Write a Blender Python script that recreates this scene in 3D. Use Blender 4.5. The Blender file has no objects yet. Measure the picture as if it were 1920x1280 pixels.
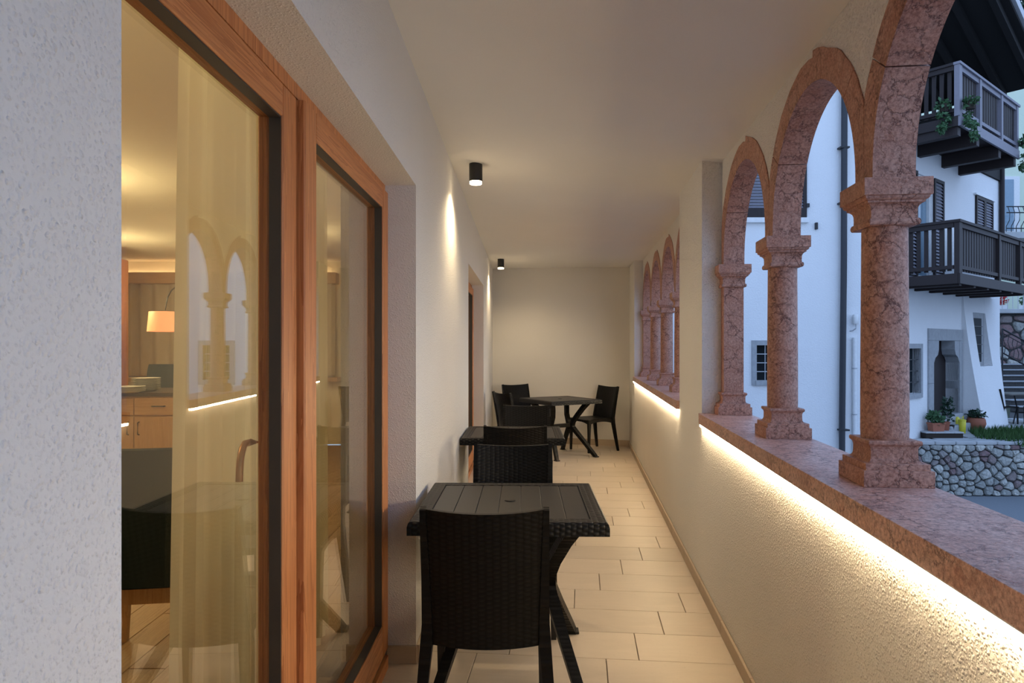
import bpy, math, random
from mathutils import Vector, Matrix
random.seed(7)
S = bpy.context.scene
COL = S.collection
PI = math.pi

# ------------------------------------------------------------------ camera, sky, exposure
cam_d = bpy.data.cameras.new('camera'); cam = bpy.data.objects.new('camera', cam_d); COL.objects.link(cam)
cam.location = (0, 0, 1.42); cam.rotation_euler = (PI / 2, 0, 0)
cam_d.sensor_width = 36; cam_d.lens = 24; cam_d.shift_y = 10 / 1920; cam_d.clip_start = 0.02
S.camera = cam
S.view_settings.view_transform = 'Standard'; S.view_settings.look = 'None'
S.view_settings.gamma = 1; S.view_settings.exposure = 0; S.view_settings.use_curve_mapping = False
S.cycles.use_denoising = True
S.cycles.max_bounces = 9; S.cycles.diffuse_bounces = 5; S.cycles.glossy_bounces = 4
S.cycles.transparent_max_bounces = 16
S.cycles.sample_clamp_indirect = 4
S.cycles.caustics_reflective = False; S.cycles.caustics_refractive = False

SKY_LOW = (0.62, 0.84, 1.25); SKY_HIGH = (0.40, 0.66, 1.22); SKY_K = 1.30
W = bpy.data.worlds.new('dusk_sky'); S.world = W; W.use_nodes = True
wn = W.node_tree; wn.nodes.clear()
wo = wn.nodes.new('ShaderNodeOutputWorld'); wb = wn.nodes.new('ShaderNodeBackground')
wt = wn.nodes.new('ShaderNodeTexCoord'); ws = wn.nodes.new('ShaderNodeSeparateXYZ'); wr = wn.nodes.new('ShaderNodeValToRGB')
wn.links.new(wt.outputs['Generated'], ws.inputs[0]); wn.links.new(ws.outputs['Z'], wr.inputs[0])
wr.color_ramp.elements[0].color = (*SKY_LOW, 1); wr.color_ramp.elements[1].color = (*SKY_HIGH, 1)
wn.links.new(wr.outputs[0], wb.inputs[0]); wb.inputs[1].default_value = SKY_K
wn.links.new(wb.outputs[0], wo.inputs[0])

WARM = (1.0, 0.78, 0.47)
ROOM_POWER = 1.75
SPOT_POWER = 42
LED_STRENGTH = 122
GLOW_STRENGTH = 22

# ------------------------------------------------------------------ materials
def L(c): return (c[0], c[1], c[2], 1)
class NT:
    def __init__(s, name):
        s.m = bpy.data.materials.new(name); s.m.use_nodes = True; s.t = s.m.node_tree; s.t.nodes.clear()
        s.out = s.t.nodes.new('ShaderNodeOutputMaterial')
        s.b = s.t.nodes.new('ShaderNodeBsdfPrincipled'); s.t.links.new(s.b.outputs[0], s.out.inputs[0])
        s.co = s.t.nodes.new('ShaderNodeTexCoord').outputs['Object']
    def put(s, sock, v):
        if hasattr(v, 'is_output'): s.t.links.new(v, sock)
        elif isinstance(v, tuple) and len(v) == 3 and sock.type == 'RGBA': sock.default_value = L(v)
        else: sock.default_value = v
    def math(s, op, a, b=0.0, c=0.0):
        n = s.t.nodes.new('ShaderNodeMath'); n.operation = op
        s.put(n.inputs[0], a); s.put(n.inputs[1], b)
        if op in ('MULTIPLY_ADD', 'SMOOTH_MIN', 'SMOOTH_MAX', 'COMPARE'): s.put(n.inputs[2], c)
        return n.outputs[0]
    def map(s, scale, vec=None):
        n = s.t.nodes.new('ShaderNodeMapping'); s.put(n.inputs[0], vec or s.co); n.inputs['Scale'].default_value = scale
        return n.outputs[0]
    def sep(s, vec=None):
        n = s.t.nodes.new('ShaderNodeSeparateXYZ'); s.put(n.inputs[0], vec or s.co); return n.outputs
    def noise(s, scale, detail=4, vec=None, rough=0.5, dist=0.0):
        n = s.t.nodes.new('ShaderNodeTexNoise'); s.put(n.inputs['Vector'], vec or s.co)
        n.inputs['Scale'].default_value = scale; n.inputs['Detail'].default_value = detail
        n.inputs['Roughness'].default_value = rough; n.inputs['Distortion'].default_value = dist
        return n.outputs['Fac'], n.outputs['Color']
    def voro(s, scale, feature='F1', vec=None, rand=1.0):
        n = s.t.nodes.new('ShaderNodeTexVoronoi'); n.feature = feature; s.put(n.inputs['Vector'], vec or s.co)
        n.inputs['Scale'].default_value = scale; n.inputs['Randomness'].default_value = rand
        return n.outputs
    def ramp(s, fac, stops):
        n = s.t.nodes.new('ShaderNodeValToRGB'); s.put(n.inputs[0], fac); e = n.color_ramp.elements
        while len(e) < len(stops): e.new(0.5)
        for k, (p, c) in enumerate(stops): e[k].position = p; e[k].color = L(c) if isinstance(c, tuple) else (c, c, c, 1)
        return n.outputs[0]
    def mix(s, f, a, b, mode='MIX'):
        n = s.t.nodes.new('ShaderNodeMix'); n.data_type = 'RGBA'; n.blend_type = mode
        s.put(n.inputs[0], f); s.put(n.inputs[6], a); s.put(n.inputs[7], b); return n.outputs[2]
    def addv(s, a, b, k):
        n = s.t.nodes.new('ShaderNodeVectorMath'); n.operation = 'MULTIPLY_ADD'
        s.put(n.inputs[0], b); n.inputs[1].default_value = (k, k, k); s.put(n.inputs[2], a); return n.outputs[0]
    def rnd(s): return s.t.nodes.new('ShaderNodeObjectInfo').outputs['Random']
    def bump(s, h, dist, strength=1.0):
        n = s.t.nodes.new('ShaderNodeBump'); s.put(n.inputs['Height'], h); n.inputs['Distance'].default_value = dist
        n.inputs['Strength'].default_value = strength; s.t.links.new(n.outputs[0], s.b.inputs['Normal'])
    def fin(s, color, rough, spec=0.5, metal=0.0):
        s.put(s.b.inputs['Base Color'], color); s.put(s.b.inputs['Roughness'], rough)
        s.b.inputs['Specular IOR Level'].default_value = spec; s.b.inputs['Metallic'].default_value = metal
        return s.m

def plain(name, c, rough=0.6, var=0.12, scale=20, metal=0.0, spec=0.5, bump=0.0):
    n = NT(name); f, _ = n.noise(scale, 4)
    col = n.mix(f, tuple(x * (1 - var) for x in c), tuple(min(1, x * (1 + var)) for x in c))
    if bump: n.bump(f, bump)
    return n.fin(col, rough, spec, metal)
def plaster(name, c, cell, dist, spec=0.3, rough=0.85, grains=False):
    n = NT(name)
    _, nc = n.noise(cell * 0.8, 2)
    if grains:                                          # thrown-on render: separate raised grains on a rough bed
        w = n.addv(n.co, nc, 0.5 / cell)
        g1 = n.ramp(n.voro(cell, 'F1', w)[0], [(0.10, 1.0), (0.52, 0.0)])
        g2 = n.ramp(n.voro(cell * 0.55, 'F1', w)[0], [(0.12, 1.0), (0.42, 0.0)])
        f, _ = n.noise(cell * 0.9, 4, rough=0.6)
        h = n.math('ADD', n.math('MULTIPLY', g1, n.ramp(f, [(0.38, 0.15), (0.62, 1.0)])), n.math('MULTIPLY', g2, 0.9))
        h = n.math('MULTIPLY_ADD', f, 0.5, h)
    else:
        v = n.voro(cell, 'SMOOTH_F1', n.addv(n.co, nc, 0.6 / cell))[0]
        f, _ = n.noise(cell * 1.7, 5, rough=0.65)
        h = n.math('MULTIPLY_ADD', f, 0.9, n.math('MULTIPLY', v, -0.8))
    n.bump(h, dist)
    big, _ = n.noise(1.6, 3)
    col = n.mix(big, tuple(x * 0.96 for x in c), tuple(min(1, x * 1.03) for x in c))
    return n.fin(col, rough, spec)
def marble(name, c0, c1, vein, sc=1.0, rough=0.5, spec=0.4):
    n = NT(name)
    _, nc = n.noise(16 * sc, 6, rough=0.7)
    w = n.addv(n.co, nc, 0.10 / sc)
    e1 = n.voro(15 * sc, 'DISTANCE_TO_EDGE', w)[0]
    e2 = n.voro(70 * sc, 'DISTANCE_TO_EDGE', n.addv(n.co, nc, 0.05 / sc))[0]
    blot, _ = n.noise(11 * sc, 7, rough=0.72, dist=0.6)
    fine, _ = n.noise(110 * sc, 5, rough=0.8)
    gate, _ = n.noise(7 * sc, 3)
    base = n.mix(n.ramp(blot, [(0.34, 0.0), (0.66, 1.0)]), c0, c1)
    base = n.mix(n.math('MULTIPLY', n.ramp(e2, [(0.0, 1.0), (0.22, 0.0)]), 0.36), base, vein)
    k = n.math('MULTIPLY', n.ramp(e1, [(0.0, 1.0), (0.05, 0.0)]), n.ramp(gate, [(0.40, 0.0), (0.58, 1.0)]))
    base = n.mix(k, base, tuple(x * 0.55 for x in vein))
    base = n.mix(n.ramp(fine, [(0.50, 0.0), (0.66, 0.6)]), base, tuple(min(1, x * 1.25) for x in c1))
    base = n.mix(n.ramp(fine, [(0.34, 0.7), (0.49, 0.0)]), base, tuple(x * 0.8 for x in vein))
    n.bump(n.math('ADD', n.ramp(e1, [(0.0, 0.0), (0.06, 0.6)]), fine), 0.0016)
    return n.fin(base, rough, spec)
def wood(name, c0, c1, axis, rough=0.45, sc=1.0):
    n = NT(name)
    st = [26 * sc] * 3; st[axis] = 1.1 * sc
    v = n.map(tuple(st))
    f, _ = n.noise(1.0, 5, v, 0.55, 0.6)
    st2 = [160 * sc] * 3; st2[axis] = 5 * sc
    g, _ = n.noise(1.0, 3, n.map(tuple(st2)))
    rings = n.math('FRACT', n.math('MULTIPLY', f, 7.0))
    col = n.mix(n.ramp(rings, [(0.0, 0.0), (0.7, 0.55), (0.95, 1.0)]), c0, c1)
    col = n.mix(n.math('MULTIPLY', g, 0.35), col, tuple(x * 0.6 for x in c1))
    n.bump(g, 0.0006)
    return n.fin(col, rough, 0.4)
def weave(name, c, ax, bx, a, b, dist=0.0018, rough=0.42, plusz=False):
    n = NT(name); o = n.sep(); x, z = o[ax], o[bx]
    if plusz: z = n.math('ADD', z, o[2])
    cx = n.math('DIVIDE', x, a); par = n.math('MULTIPLY', n.math('FLOOR', cx), PI)
    rib = n.math('ABSOLUTE', n.math('SINE', n.math('MULTIPLY', cx, PI)))
    row = n.math('SINE', n.math('ADD', n.math('MULTIPLY', z, 2 * PI / b), par))
    h = n.math('MULTIPLY', rib, n.math('MULTIPLY_ADD', row, 0.5, 0.5))
    n.bump(h, dist)
    col = n.mix(h, tuple(q * 0.55 for q in c), tuple(q * 1.35 for q in c))
    return n.fin(col, rough, 0.16)
def emit(name, c, k):
    n = NT(name); n.b.inputs['Emission Color'].default_value = L(c); n.b.inputs['Emission Strength'].default_value = k
    return n.fin(c, 0.5)
def glassmat(name, tint, r0):
    n = NT(name); t = n.t; t.nodes.remove(n.b)
    g = t.nodes.new('ShaderNodeNewGeometry'); d = t.nodes.new('ShaderNodeVectorMath'); d.operation = 'DOT_PRODUCT'
    t.links.new(g.outputs['Normal'], d.inputs[0]); t.links.new(g.outputs['Incoming'], d.inputs[1])
    c = n.math('SUBTRACT', 1.0, n.math('ABSOLUTE', d.outputs['Value']))
    f = n.math('MULTIPLY_ADD', n.math('POWER', c, 4.3), 1 - r0, r0)
    tr = t.nodes.new('ShaderNodeBsdfTransparent'); tr.inputs[0].default_value = L(tint)
    gl = t.nodes.new('ShaderNodeBsdfGlossy'); gl.inputs['Roughness'].default_value = 0.0; gl.inputs['Color'].default_value = (1, 1, 1, 1)
    mx = t.nodes.new('ShaderNodeMixShader'); t.links.new(f, mx.inputs[0]); t.links.new(tr.outputs[0], mx.inputs[1]); t.links.new(gl.outputs[0], mx.inputs[2])
    t.links.new(mx.outputs[0], n.out.inputs[0]); return n.m
def sheer(name, c, clear):
    n = NT(name); t = n.t; t.nodes.remove(n.b)
    df = t.nodes.new('ShaderNodeBsdfDiffuse'); df.inputs[0].default_value = L(c)
    tl = t.nodes.new('ShaderNodeBsdfTranslucent'); tl.inputs[0].default_value = L(c)
    tr = t.nodes.new('ShaderNodeBsdfTransparent')
    m1 = t.nodes.new('ShaderNodeMixShader'); m1.inputs[0].default_value = 0.5
    t.links.new(df.outputs[0], m1.inputs[1]); t.links.new(tl.outputs[0], m1.inputs[2])
    m2 = t.nodes.new('ShaderNodeMixShader'); m2.inputs[0].default_value = clear
    t.links.new(m1.outputs[0], m2.inputs[1]); t.links.new(tr.outputs[0], m2.inputs[2])
    t.links.new(m2.outputs[0], n.out.inputs[0]); return n.m
def tilemat(name, c):
    n = NT(name); o = n.sep()
    f, _ = n.noise(1.0, 6, n.map((2.2, 9, 5)), 0.6, 0.8)
    sp, _ = n.noise(60, 3)
    k = n.math('MULTIPLY_ADD', n.rnd(), 0.35, n.math('MULTIPLY', f, 0.8))
    col = n.ramp(k, [(0.25, tuple(x * 0.86 for x in c)), (0.6, c), (0.9, tuple(min(1, x * 1.10) for x in c))])
    col = n.mix(n.ramp(sp, [(0.62, 0.0), (0.78, 0.35)]), col, tuple(x * 0.72 for x in c))
    n.bump(f, 0.0008)
    return n.fin(col, 0.42, 0.45)
def stonemat(name, c0, c1, c2):
    n = NT(name); r = n.rnd(); f, _ = n.noise(16, 6, rough=0.7)
    col = n.ramp(r, [(0.0, c0), (0.45, c1), (0.75, c0), (0.92, c2)])
    col = n.mix(n.ramp(f, [(0.3, 0.75), (0.6, 0.0)]), col, tuple(x * 0.45 for x in c0))
    n.bump(f, 0.02); return n.fin(col, 0.85, 0.3)

M = {}
M['stucco'] = plaster('rough_stucco', (0.75, 0.73, 0.70), 170, 0.0016, grains=True)
M['stucco_fine'] = plaster('fine_stucco', (0.75, 0.715, 0.66), 240, 0.0016)
M['stucco_led'] = plaster('grained_stucco', (0.86, 0.825, 0.765), 150, 0.0034, grains=True)
M['ceil'] = plaster('ceiling_plaster', (0.85, 0.82, 0.77), 300, 0.0006)
M['house'] = plaster('lime_plaster', (0.80, 0.80, 0.80), 40, 0.006)
M['house_y'] = plaster('yellow_plaster', (0.66, 0.74, 0.58), 30, 0.004)
M['room'] = plaster('room_paint', (0.80, 0.70, 0.55), 300, 0.0004)
M['marble'] = marble('red_marble', (0.46, 0.205, 0.13), (0.58, 0.325, 0.235), (0.20, 0.062, 0.04), rough=0.48)
M['marble_sill'] = marble('red_marble_sill', (0.58, 0.285, 0.205), (0.80, 0.54, 0.46), (0.24, 0.065, 0.045), 0.8, rough=0.30, spec=0.8)
M['larch_z'] = wood('larch_upright', (0.66, 0.275, 0.10), (0.42, 0.145, 0.045), 2)
M['larch_y'] = wood('larch_lengthwise', (0.66, 0.275, 0.10), (0.42, 0.145, 0.045), 1)
M['oak_x'] = wood('oak_boards', (0.56, 0.33, 0.16), (0.42, 0.23, 0.10), 0)
M['oak_z'] = wood('oak_upright', (0.56, 0.33, 0.16), (0.42, 0.23, 0.10), 2)
M['oak_y'] = wood('oak_floor', (0.52, 0.33, 0.18), (0.40, 0.24, 0.12), 1)
M['gasket'] = plain('dark_glazing_strip', (0.045, 0.036, 0.028), 0.5)
M['track'] = plain('grey_metal_track', (0.22, 0.21, 0.19), 0.4, metal=0.6)
M['glass'] = glassmat('window_glass', (0.90, 0.91, 0.86), 0.085)
M['glass_dark'] = plain('dark_window_glass', (0.012, 0.018, 0.022), 0.6, spec=0.1)
M['glass_blue'] = plain('pale_window_glass', (0.20, 0.30, 0.38), 0.1, spec=0.7)
M['tile'] = tilemat('beige_floor_tile', (0.58, 0.485, 0.385))
M['tile_base'] = tilemat('beige_skirting_tile', (0.46, 0.36, 0.26))
M['grout'] = plain('tile_grout', (0.28, 0.22, 0.17), 0.9)
M['rattan_xz'] = weave('black_rattan_back', (0.0042, 0.0040, 0.0038), 0, 2, 0.026, 0.017)
M['rattan_xy'] = weave('black_rattan_seat', (0.0042, 0.0040, 0.0038), 0, 1, 0.026, 0.017)
M['rattan_yz'] = weave('black_rattan_side', (0.0042, 0.0040, 0.0038), 2, 1, 0.02, 0.017)
M['rattan_rim'] = weave('black_rattan_rim', (0.011, 0.0112, 0.0115), 0, 1, 0.022, 0.022, 0.003, plusz=True)
M['resin'] = plain('black_resin', (0.007, 0.0068, 0.0065), 0.45, 0.2, 60, spec=0.35)
M['resin_top'] = plain('charcoal_tabletop', (0.016, 0.016, 0.0165), 0.42, 0.15, 40, spec=0.38)
M['black'] = plain('black_metal', (0.008, 0.008, 0.008), 0.5)
M['glow'] = emit('lamp_glow', WARM, GLOW_STRENGTH)
M['led'] = emit('led_tape', (1.0, 0.80, 0.50), LED_STRENGTH)
M['cove'] = emit('cove_light', (1.0, 0.72, 0.40), 7)
M['shade'] = emit('lit_lamp_shade', (1.0, 0.42, 0.19), 0.75)
M['whiteplast'] = plain('white_plastic', (0.75, 0.75, 0.74), 0.5)
M['china'] = plain('white_china', (0.80, 0.78, 0.72), 0.25)
M['worktop'] = plain('dark_worktop', (0.055, 0.04, 0.03), 0.3)
M['green'] = plain('dark_green_felt', (0.012, 0.02, 0.017), 0.95, 0.3, 90, spec=0.1)
M['grey_felt'] = plain('dark_grey_felt', (0.035, 0.045, 0.045), 0.95, 0.2, 90, spec=0.1)
M['bronze'] = plain('bronze_handle', (0.34, 0.16, 0.07), 0.35, metal=0.7)
M['sheer'] = sheer('sheer_curtain', (0.82, 0.75, 0.56), 0.05)
M['drape'] = plain('beige_drape', (0.50, 0.40, 0.28), 0.9)
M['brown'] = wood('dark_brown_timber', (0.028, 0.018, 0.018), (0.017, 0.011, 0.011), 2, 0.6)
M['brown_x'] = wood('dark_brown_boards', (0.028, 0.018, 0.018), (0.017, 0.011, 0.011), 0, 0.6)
M['brown_lit'] = plain('skylit_timber', (0.21, 0.20, 0.235), 0.55)  # the brown timber again, with pale blue sky light put into its colour
M['roofwood'] = plain('roof_boards', (0.007, 0.006, 0.0055), 0.8)
M['gutter'] = plain('galvanised_gutter', (0.45, 0.46, 0.48), 0.4, metal=0.3)
M['pipe'] = plain('dark_downpipe', (0.018, 0.022, 0.030), 0.45)
M['greystone'] = plain('grey_stone', (0.34, 0.35, 0.36), 0.8, 0.2, 14, bump=0.01)
M['flag'] = plain('flagstone', (0.42, 0.43, 0.43), 0.85, 0.25, 3, bump=0.02)
M['rubble'] = stonemat('rubble_stone', (0.36, 0.37, 0.35), (0.64, 0.63, 0.57), (0.27, 0.16, 0.16))
M['mortar'] = plain('dark_mortar', (0.06, 0.06, 0.06), 0.95, 0.3, 18, bump=0.02)
M['asphalt'] = plain('grey_gravel', (0.20, 0.215, 0.23), 0.95, 0.25, 60, bump=0.01)
M['terracotta'] = plain('terracotta', (0.34, 0.115, 0.065), 0.75, 0.15, 25)
M['yellow'] = plain('yellow_plastic', (0.66, 0.58, 0.04), 0.4)
M['leaf'] = plain('green_leaf', (0.045, 0.115, 0.045), 0.6, 0.45, 9)
M['leaf_dark'] = plain('dark_green_leaf', (0.018, 0.05, 0.028), 0.7, 0.45, 5)
M['grass'] = plain('grass_blade', (0.045, 0.11, 0.025), 0.7, 0.4, 12)
M['red'] = plain('red_flower', (0.45, 0.03, 0.03), 0.6)
M['iron'] = plain('wrought_iron', (0.012, 0.013, 0.016), 0.5)
M['soil'] = plain('dark_soil', (0.03, 0.022, 0.016), 0.95)
M['pinkplaster'] = M['house']

# ------------------------------------------------------------------ mesh helpers
class MB:
    def __init__(s): s.v = []; s.f = []; s.mi = []; s.sm = False
    def add(s, vs, fs, mi=0):
        o = len(s.v); s.v += [tuple(p) for p in vs]; s.f += [tuple(o + i for i in f) for f in fs]; s.mi += [mi] * len(fs); return s
    def box(s, x0, x1, y0, y1, z0, z1, mi=0):
        return s.add([(x0, y0, z0), (x1, y0, z0), (x1, y1, z0), (x0, y1, z0), (x0, y0, z1), (x1, y0, z1), (x1, y1, z1), (x0, y1, z1)],
                     [(0, 3, 2, 1), (4, 5, 6, 7), (0, 1, 5, 4), (1, 2, 6, 5), (2, 3, 7, 6), (3, 0, 4, 7)], mi)
    def cbox(s, c, d, b=0.004, mi=0):
        """chamfered box: centre, half sizes, bevel"""
        (cx, cy, cz), (hx, hy, hz) = c, d; vs = []
        for z, k in ((-hz, b), (-hz + b, 0), (hz - b, 0), (hz, b)):
            for (sx, sy) in ((-1, -1), (1, -1), (1, 1), (-1, 1)):
                ex, ey = hx - k, hy - k
                pts = [(sx * (ex - b), sy * ey), (sx * ex, sy * (ey - b))]
                if sx * sy > 0: pts = pts
                if (sx, sy) in ((-1, -1), (1, 1)): pts = [(sx * ex, sy * (ey - b)), (sx * (ex - b), sy * ey)]
                vs += [(cx + p[0], cy + p[1], cz + z) for p in pts]
        fs = [tuple(range(7, -1, -1)), tuple(range(24, 32))]
        for r in range(3):
            for k in range(8): fs.append((r * 8 + k, r * 8 + (k + 1) % 8, r * 8 + 8 + (k + 1) % 8, r * 8 + 8 + k))
        return s.add(vs, fs, mi)
    def lathe(s, prof, n=20, c=(0, 0, 0), cap=True, mi=0, square=False, phase=0.0):
        """prof: list of (radius, z); square=True gives a square plan with half-width radius"""
        vs = []
        if square: ring = [(-1, -1), (1, -1), (1, 1), (-1, 1)]
        else: ring = [(math.cos(2 * PI * k / n + phase), math.sin(2 * PI * k / n + phase)) for k in range(n)]
        m = len(ring)
        for r, z in prof: vs += [(c[0] + r * x, c[1] + r * y, c[2] + z) for x, y in ring]
        fs = []
        for a in range(len(prof) - 1):
            for k in range(m): fs.append((a * m + k, a * m + (k + 1) % m, (a + 1) * m + (k + 1) % m, (a + 1) * m + k))
        if cap: fs.append(tuple(range(m - 1, -1, -1))); fs.append(tuple((len(prof) - 1) * m + k for k in range(m)))
        return s.add(vs, fs, mi)
    def tube(s, pts, r, n=8, mi=0, flat=None, up=(0, 0, 1)):
        """swept tube; r may be a list; flat=(w,h) half sizes gives a rectangular bar (lists allowed)"""
        pts = [Vector(p) for p in pts]; vs = []; m = 4 if flat else n
        for i, p in enumerate(pts):
            d = (pts[min(i + 1, len(pts) - 1)] - pts[max(i - 1, 0)]).normalized()
            u = Vector(up); 
            if abs(d.dot(u)) > 0.98: u = Vector((0, 1, 0)) if abs(d.y) < 0.9 else Vector((1, 0, 0))
            a = d.cross(u).normalized(); b = a.cross(d).normalized()
            if flat:
                w, h = flat[i] if isinstance(flat, list) else flat
                ring = [a * w + b * h, -a * w + b * h, -a * w - b * h, a * w - b * h]
            else:
                rr = r[i] if isinstance(r, list) else r
                ring = [a * rr * math.cos(2 * PI * k / n) + b * rr * math.sin(2 * PI * k / n) for k in range(n)]
            vs += [p + q for q in ring]
        fs = []
        for i in range(len(pts) - 1):
            for k in range(m): fs.append((i * m + k, i * m + m + k, i * m + m + (k + 1) % m, i * m + (k + 1) % m))
        fs.append(tuple(range(m))); fs.append(tuple((len(pts) - 1) * m + k for k in range(m - 1, -1, -1)))
        return s.add(vs, fs, mi)
    def sheet(s, fn, nu, nv, th, mi=0):
        """closed slab: fn(u,v)->(front point, back point)"""
        vs = []; n = (nu + 1) * (nv + 1)
        F = []; B = []
        for j in range(nv + 1):
            for i in range(nu + 1):
                a, b = fn(i / nu, j / nv); F.append(a); B.append(b)
        g = lambda i, j: j * (nu + 1) + i
        fs = []
        for j in range(nv):
            for i in range(nu):
                q = (g(i, j), g(i + 1, j), g(i + 1, j + 1), g(i, j + 1)); fs.append(q); fs.append(tuple(n + k for k in reversed(q)))
        edge = [g(i, 0) for i in range(nu + 1)] + [g(nu, j) for j in range(1, nv + 1)] + [g(i, nv) for i in range(nu - 1, -1, -1)] + [g(0, j) for j in range(nv - 1, 0, -1)]
        for k in range(len(edge)):
            a, b = edge[k], edge[(k + 1) % len(edge)]; fs.append((b, a, n + a, n + b))
        return s.add(F + B, fs, mi)
    def prism(s, poly, z0, z1, mi=0):
        n = len(poly); vs = [(x, y, z0) for x, y in poly] + [(x, y, z1) for x, y in poly]
        fs = [tuple(range(n - 1, -1, -1)), tuple(range(n, 2 * n))] + [(k, (k + 1) % n, n + (k + 1) % n, n + k) for k in range(n)]
        return s.add(vs, fs, mi)
    def mesh(s, name, mats, smooth=False):
        me = bpy.data.meshes.new(name); me.from_pydata(s.v, [], s.f)
        for m in (mats if isinstance(mats, (list, tuple)) else [mats]): me.materials.append(M[m] if isinstance(m, str) else m)
        if len(me.materials) > 1: me.polygons.foreach_set('material_index', s.mi)
        me.update()
        if smooth: 
            me.shade_smooth(); 
            try: me.set_sharp_from_angle(angle=math.radians(38))
            except Exception: pass
        return me
    def build(s, name, mats, parent=None, loc=(0, 0, 0), rz=0.0, smooth=False):
        return link(name, s.mesh(name, mats, smooth), parent, loc, rz)
def link(name, me, parent=None, loc=(0, 0, 0), rz=0.0):
    o = bpy.data.objects.new(name, me); COL.objects.link(o); o.parent = parent
    o.location = loc; o.rotation_euler = (0, 0, rz); return o
def thing(name, label, cat, loc=(0, 0, 0), rz=0.0, group=None):
    o = link(name, None, None, loc, rz); o.empty_display_size = 0.1; return tag(o, label, cat, group)
def tag(o, label=None, cat=None, group=None, kind=None):
    if label: o['label'] = label
    if cat: o['category'] = cat
    if group: o['group'] = group
    if kind: o['kind'] = kind
    elif cat: o['kind'] = 'thing'
    return o
def struct(o): o['kind'] = 'structure'; return o
def copy_tree(o, parent=None):
    c = o.copy(); COL.objects.link(c); c.parent = parent
    for ch in list(o.children): copy_tree(ch, c)
    return c
def P(px, py, Y):
    return Vector(((px - 960) / 1280 * Y, Y, 1.42 - (py - 650) / 1280 * Y))

# ------------------------------------------------------------------ loggia frame
TR = math.atan(0.0995); R0 = (0.709, 0, 0); RZ = -TR      # right wall: local x outwards, local y along
TL = math.atan(0.01875); L0 = (-0.4895, 0, 0); LZ = -TL    # left wall: local x < 0 is inside the wall
def rw(v, u, z=0.0): return Vector((R0[0] + v * math.cos(TR) + u * math.sin(TR), -v * math.sin(TR) + u * math.cos(TR), z))
def lx(Y): return -0.4895 + 0.01875 * Y
def rx(Y): return 0.709 + 0.0995 * Y
def zceil(x, y):
    f = min(1.3, max(-0.3, (x - lx(y)) / (rx(y) + 0.11 - lx(y))))
    return (2.675 - 0.0066 * y) * (1 - f) + (2.447 + 0.0106 * y) * f
YB = -3.2                        # unseen wall added behind the photographer to stop sky light
SILL = 1.035
UC = [0.991, 1.981, 2.971, 3.961, 4.915, 5.905, 6.905, 7.905, 8.905]
PIER = [(-3.6, -1.95), (3.985, 4.885), (8.93, 10.2)]

# ceiling
mb = MB()
NX, NY = 6, 12
def cfn(u, v):
    y = YB - 0.2 + v * (11.2 - YB); x = lx(y) - 0.35 + u * (rx(y) + 0.18 - lx(y) + 0.35)
    z = zceil(x, y); return (x, y, z + 0.22), (x, y, z)
mb.sheet(cfn, NX, NY, 0.22)
struct(mb.build('ceiling', 'ceil', smooth=False))

# floor: grout bed with separate tiles
fl = MB()
fl.add([(lx(YB) - .15, YB, -.012), (rx(YB) + .05, YB, -.012), (rx(11) + .05, 11, -.012), (lx(11) - .15, 11, -.012),
        (lx(YB) - .15, YB, -.2), (rx(YB) + .05, YB, -.2), (rx(11) + .05, 11, -.2), (lx(11) - .15, 11, -.2)],
       [(0, 1, 2, 3), (7, 6, 5, 4), (0, 4, 5, 1), (1, 5, 6, 2), (2, 6, 7, 3), (3, 7, 4, 0)])
floor = struct(fl.build('floor', 'grout'))
TU, TV, G = 0.2935, 0.594, 0.0035
def tile_mesh(w, h):
    m = MB(); m.cbox((w / 2, h / 2, -0.006), (w / 2, h / 2, 0.006), 0.0016); return m
tile_cache = {}
def put_tile(v0, v1, u0, u1):
    key = (round(v1 - v0, 3), round(u1 - u0, 3))
    if key not in tile_cache: tile_cache[key] = tile_mesh(v1 - v0, u1 - u0).mesh('floor_tile', 'tile')
    p = rw(v0, u0, 0.0)
    o = link('floor_tile', tile_cache[key], floor, p, RZ)
    return o
k = -22
while True:
    u0 = 3.362 + TU * k; u1 = u0 + TU - G
    if u0 > 10.6: break
    off = -((0.437 - 0.1485 * (k + 1)) % TV)
    v = off
    cells = [(off, 0.0)] if off < -0.02 else []
    vv = off
    while vv > -2.45:
        cells.append((vv - TV, vv)); vv -= TV
    for a, b in cells:
        b -= G
        c = rw(a, u0); d = rw(b, u1); left = lx(u0) - 0.14
        if d.x < left or u1 < YB: continue
        yb = 9.72 + (1.70 - (c.x + d.x) / 2) * 0.33
        if u0 > yb + 0.25: continue
        put_tile(a, b, u0, u1)
    k += 1

# right wall: parapet, piers and arched spandrels in one plaster body
R_IN, STILT, SPR = 0.435, 0.03, 1.885
wall = MB()
wall.box(0, 0.25, -3.6, 10.2, -1.6, SILL - 0.06)
for a, b in PIER: wall.box(0, 0.215, a, b, SILL - 0.06, 2.9)
def spandrel(u0, u1):
    um, hw = (u0 + u1) / 2, (u1 - u0) / 2; N = 28; pts = [(u0, SPR + STILT)]
    for i in range(N + 1):
        a = PI - PI * i / N; pts.append((um + (hw - 0.004) * math.cos(a), SPR + STILT + (R_IN + 0.055) * math.sin(a)))
    pts.append((u1, SPR + STILT)); n = len(pts); T = 2.9
    vs = []
    for (u, z) in pts: vs += [(0.11, u, z), (0.11, u, T), (0.21, u, z), (0.21, u, T)]
    fs = []
    for i in range(n - 1):
        a, b = 4 * i, 4 * i + 4
        fs += [(a, b, b + 1, a + 1), (a + 2, a + 3, b + 3, b + 2), (a, a + 2, b + 2, b)]
    wall.add(vs, fs)
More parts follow.
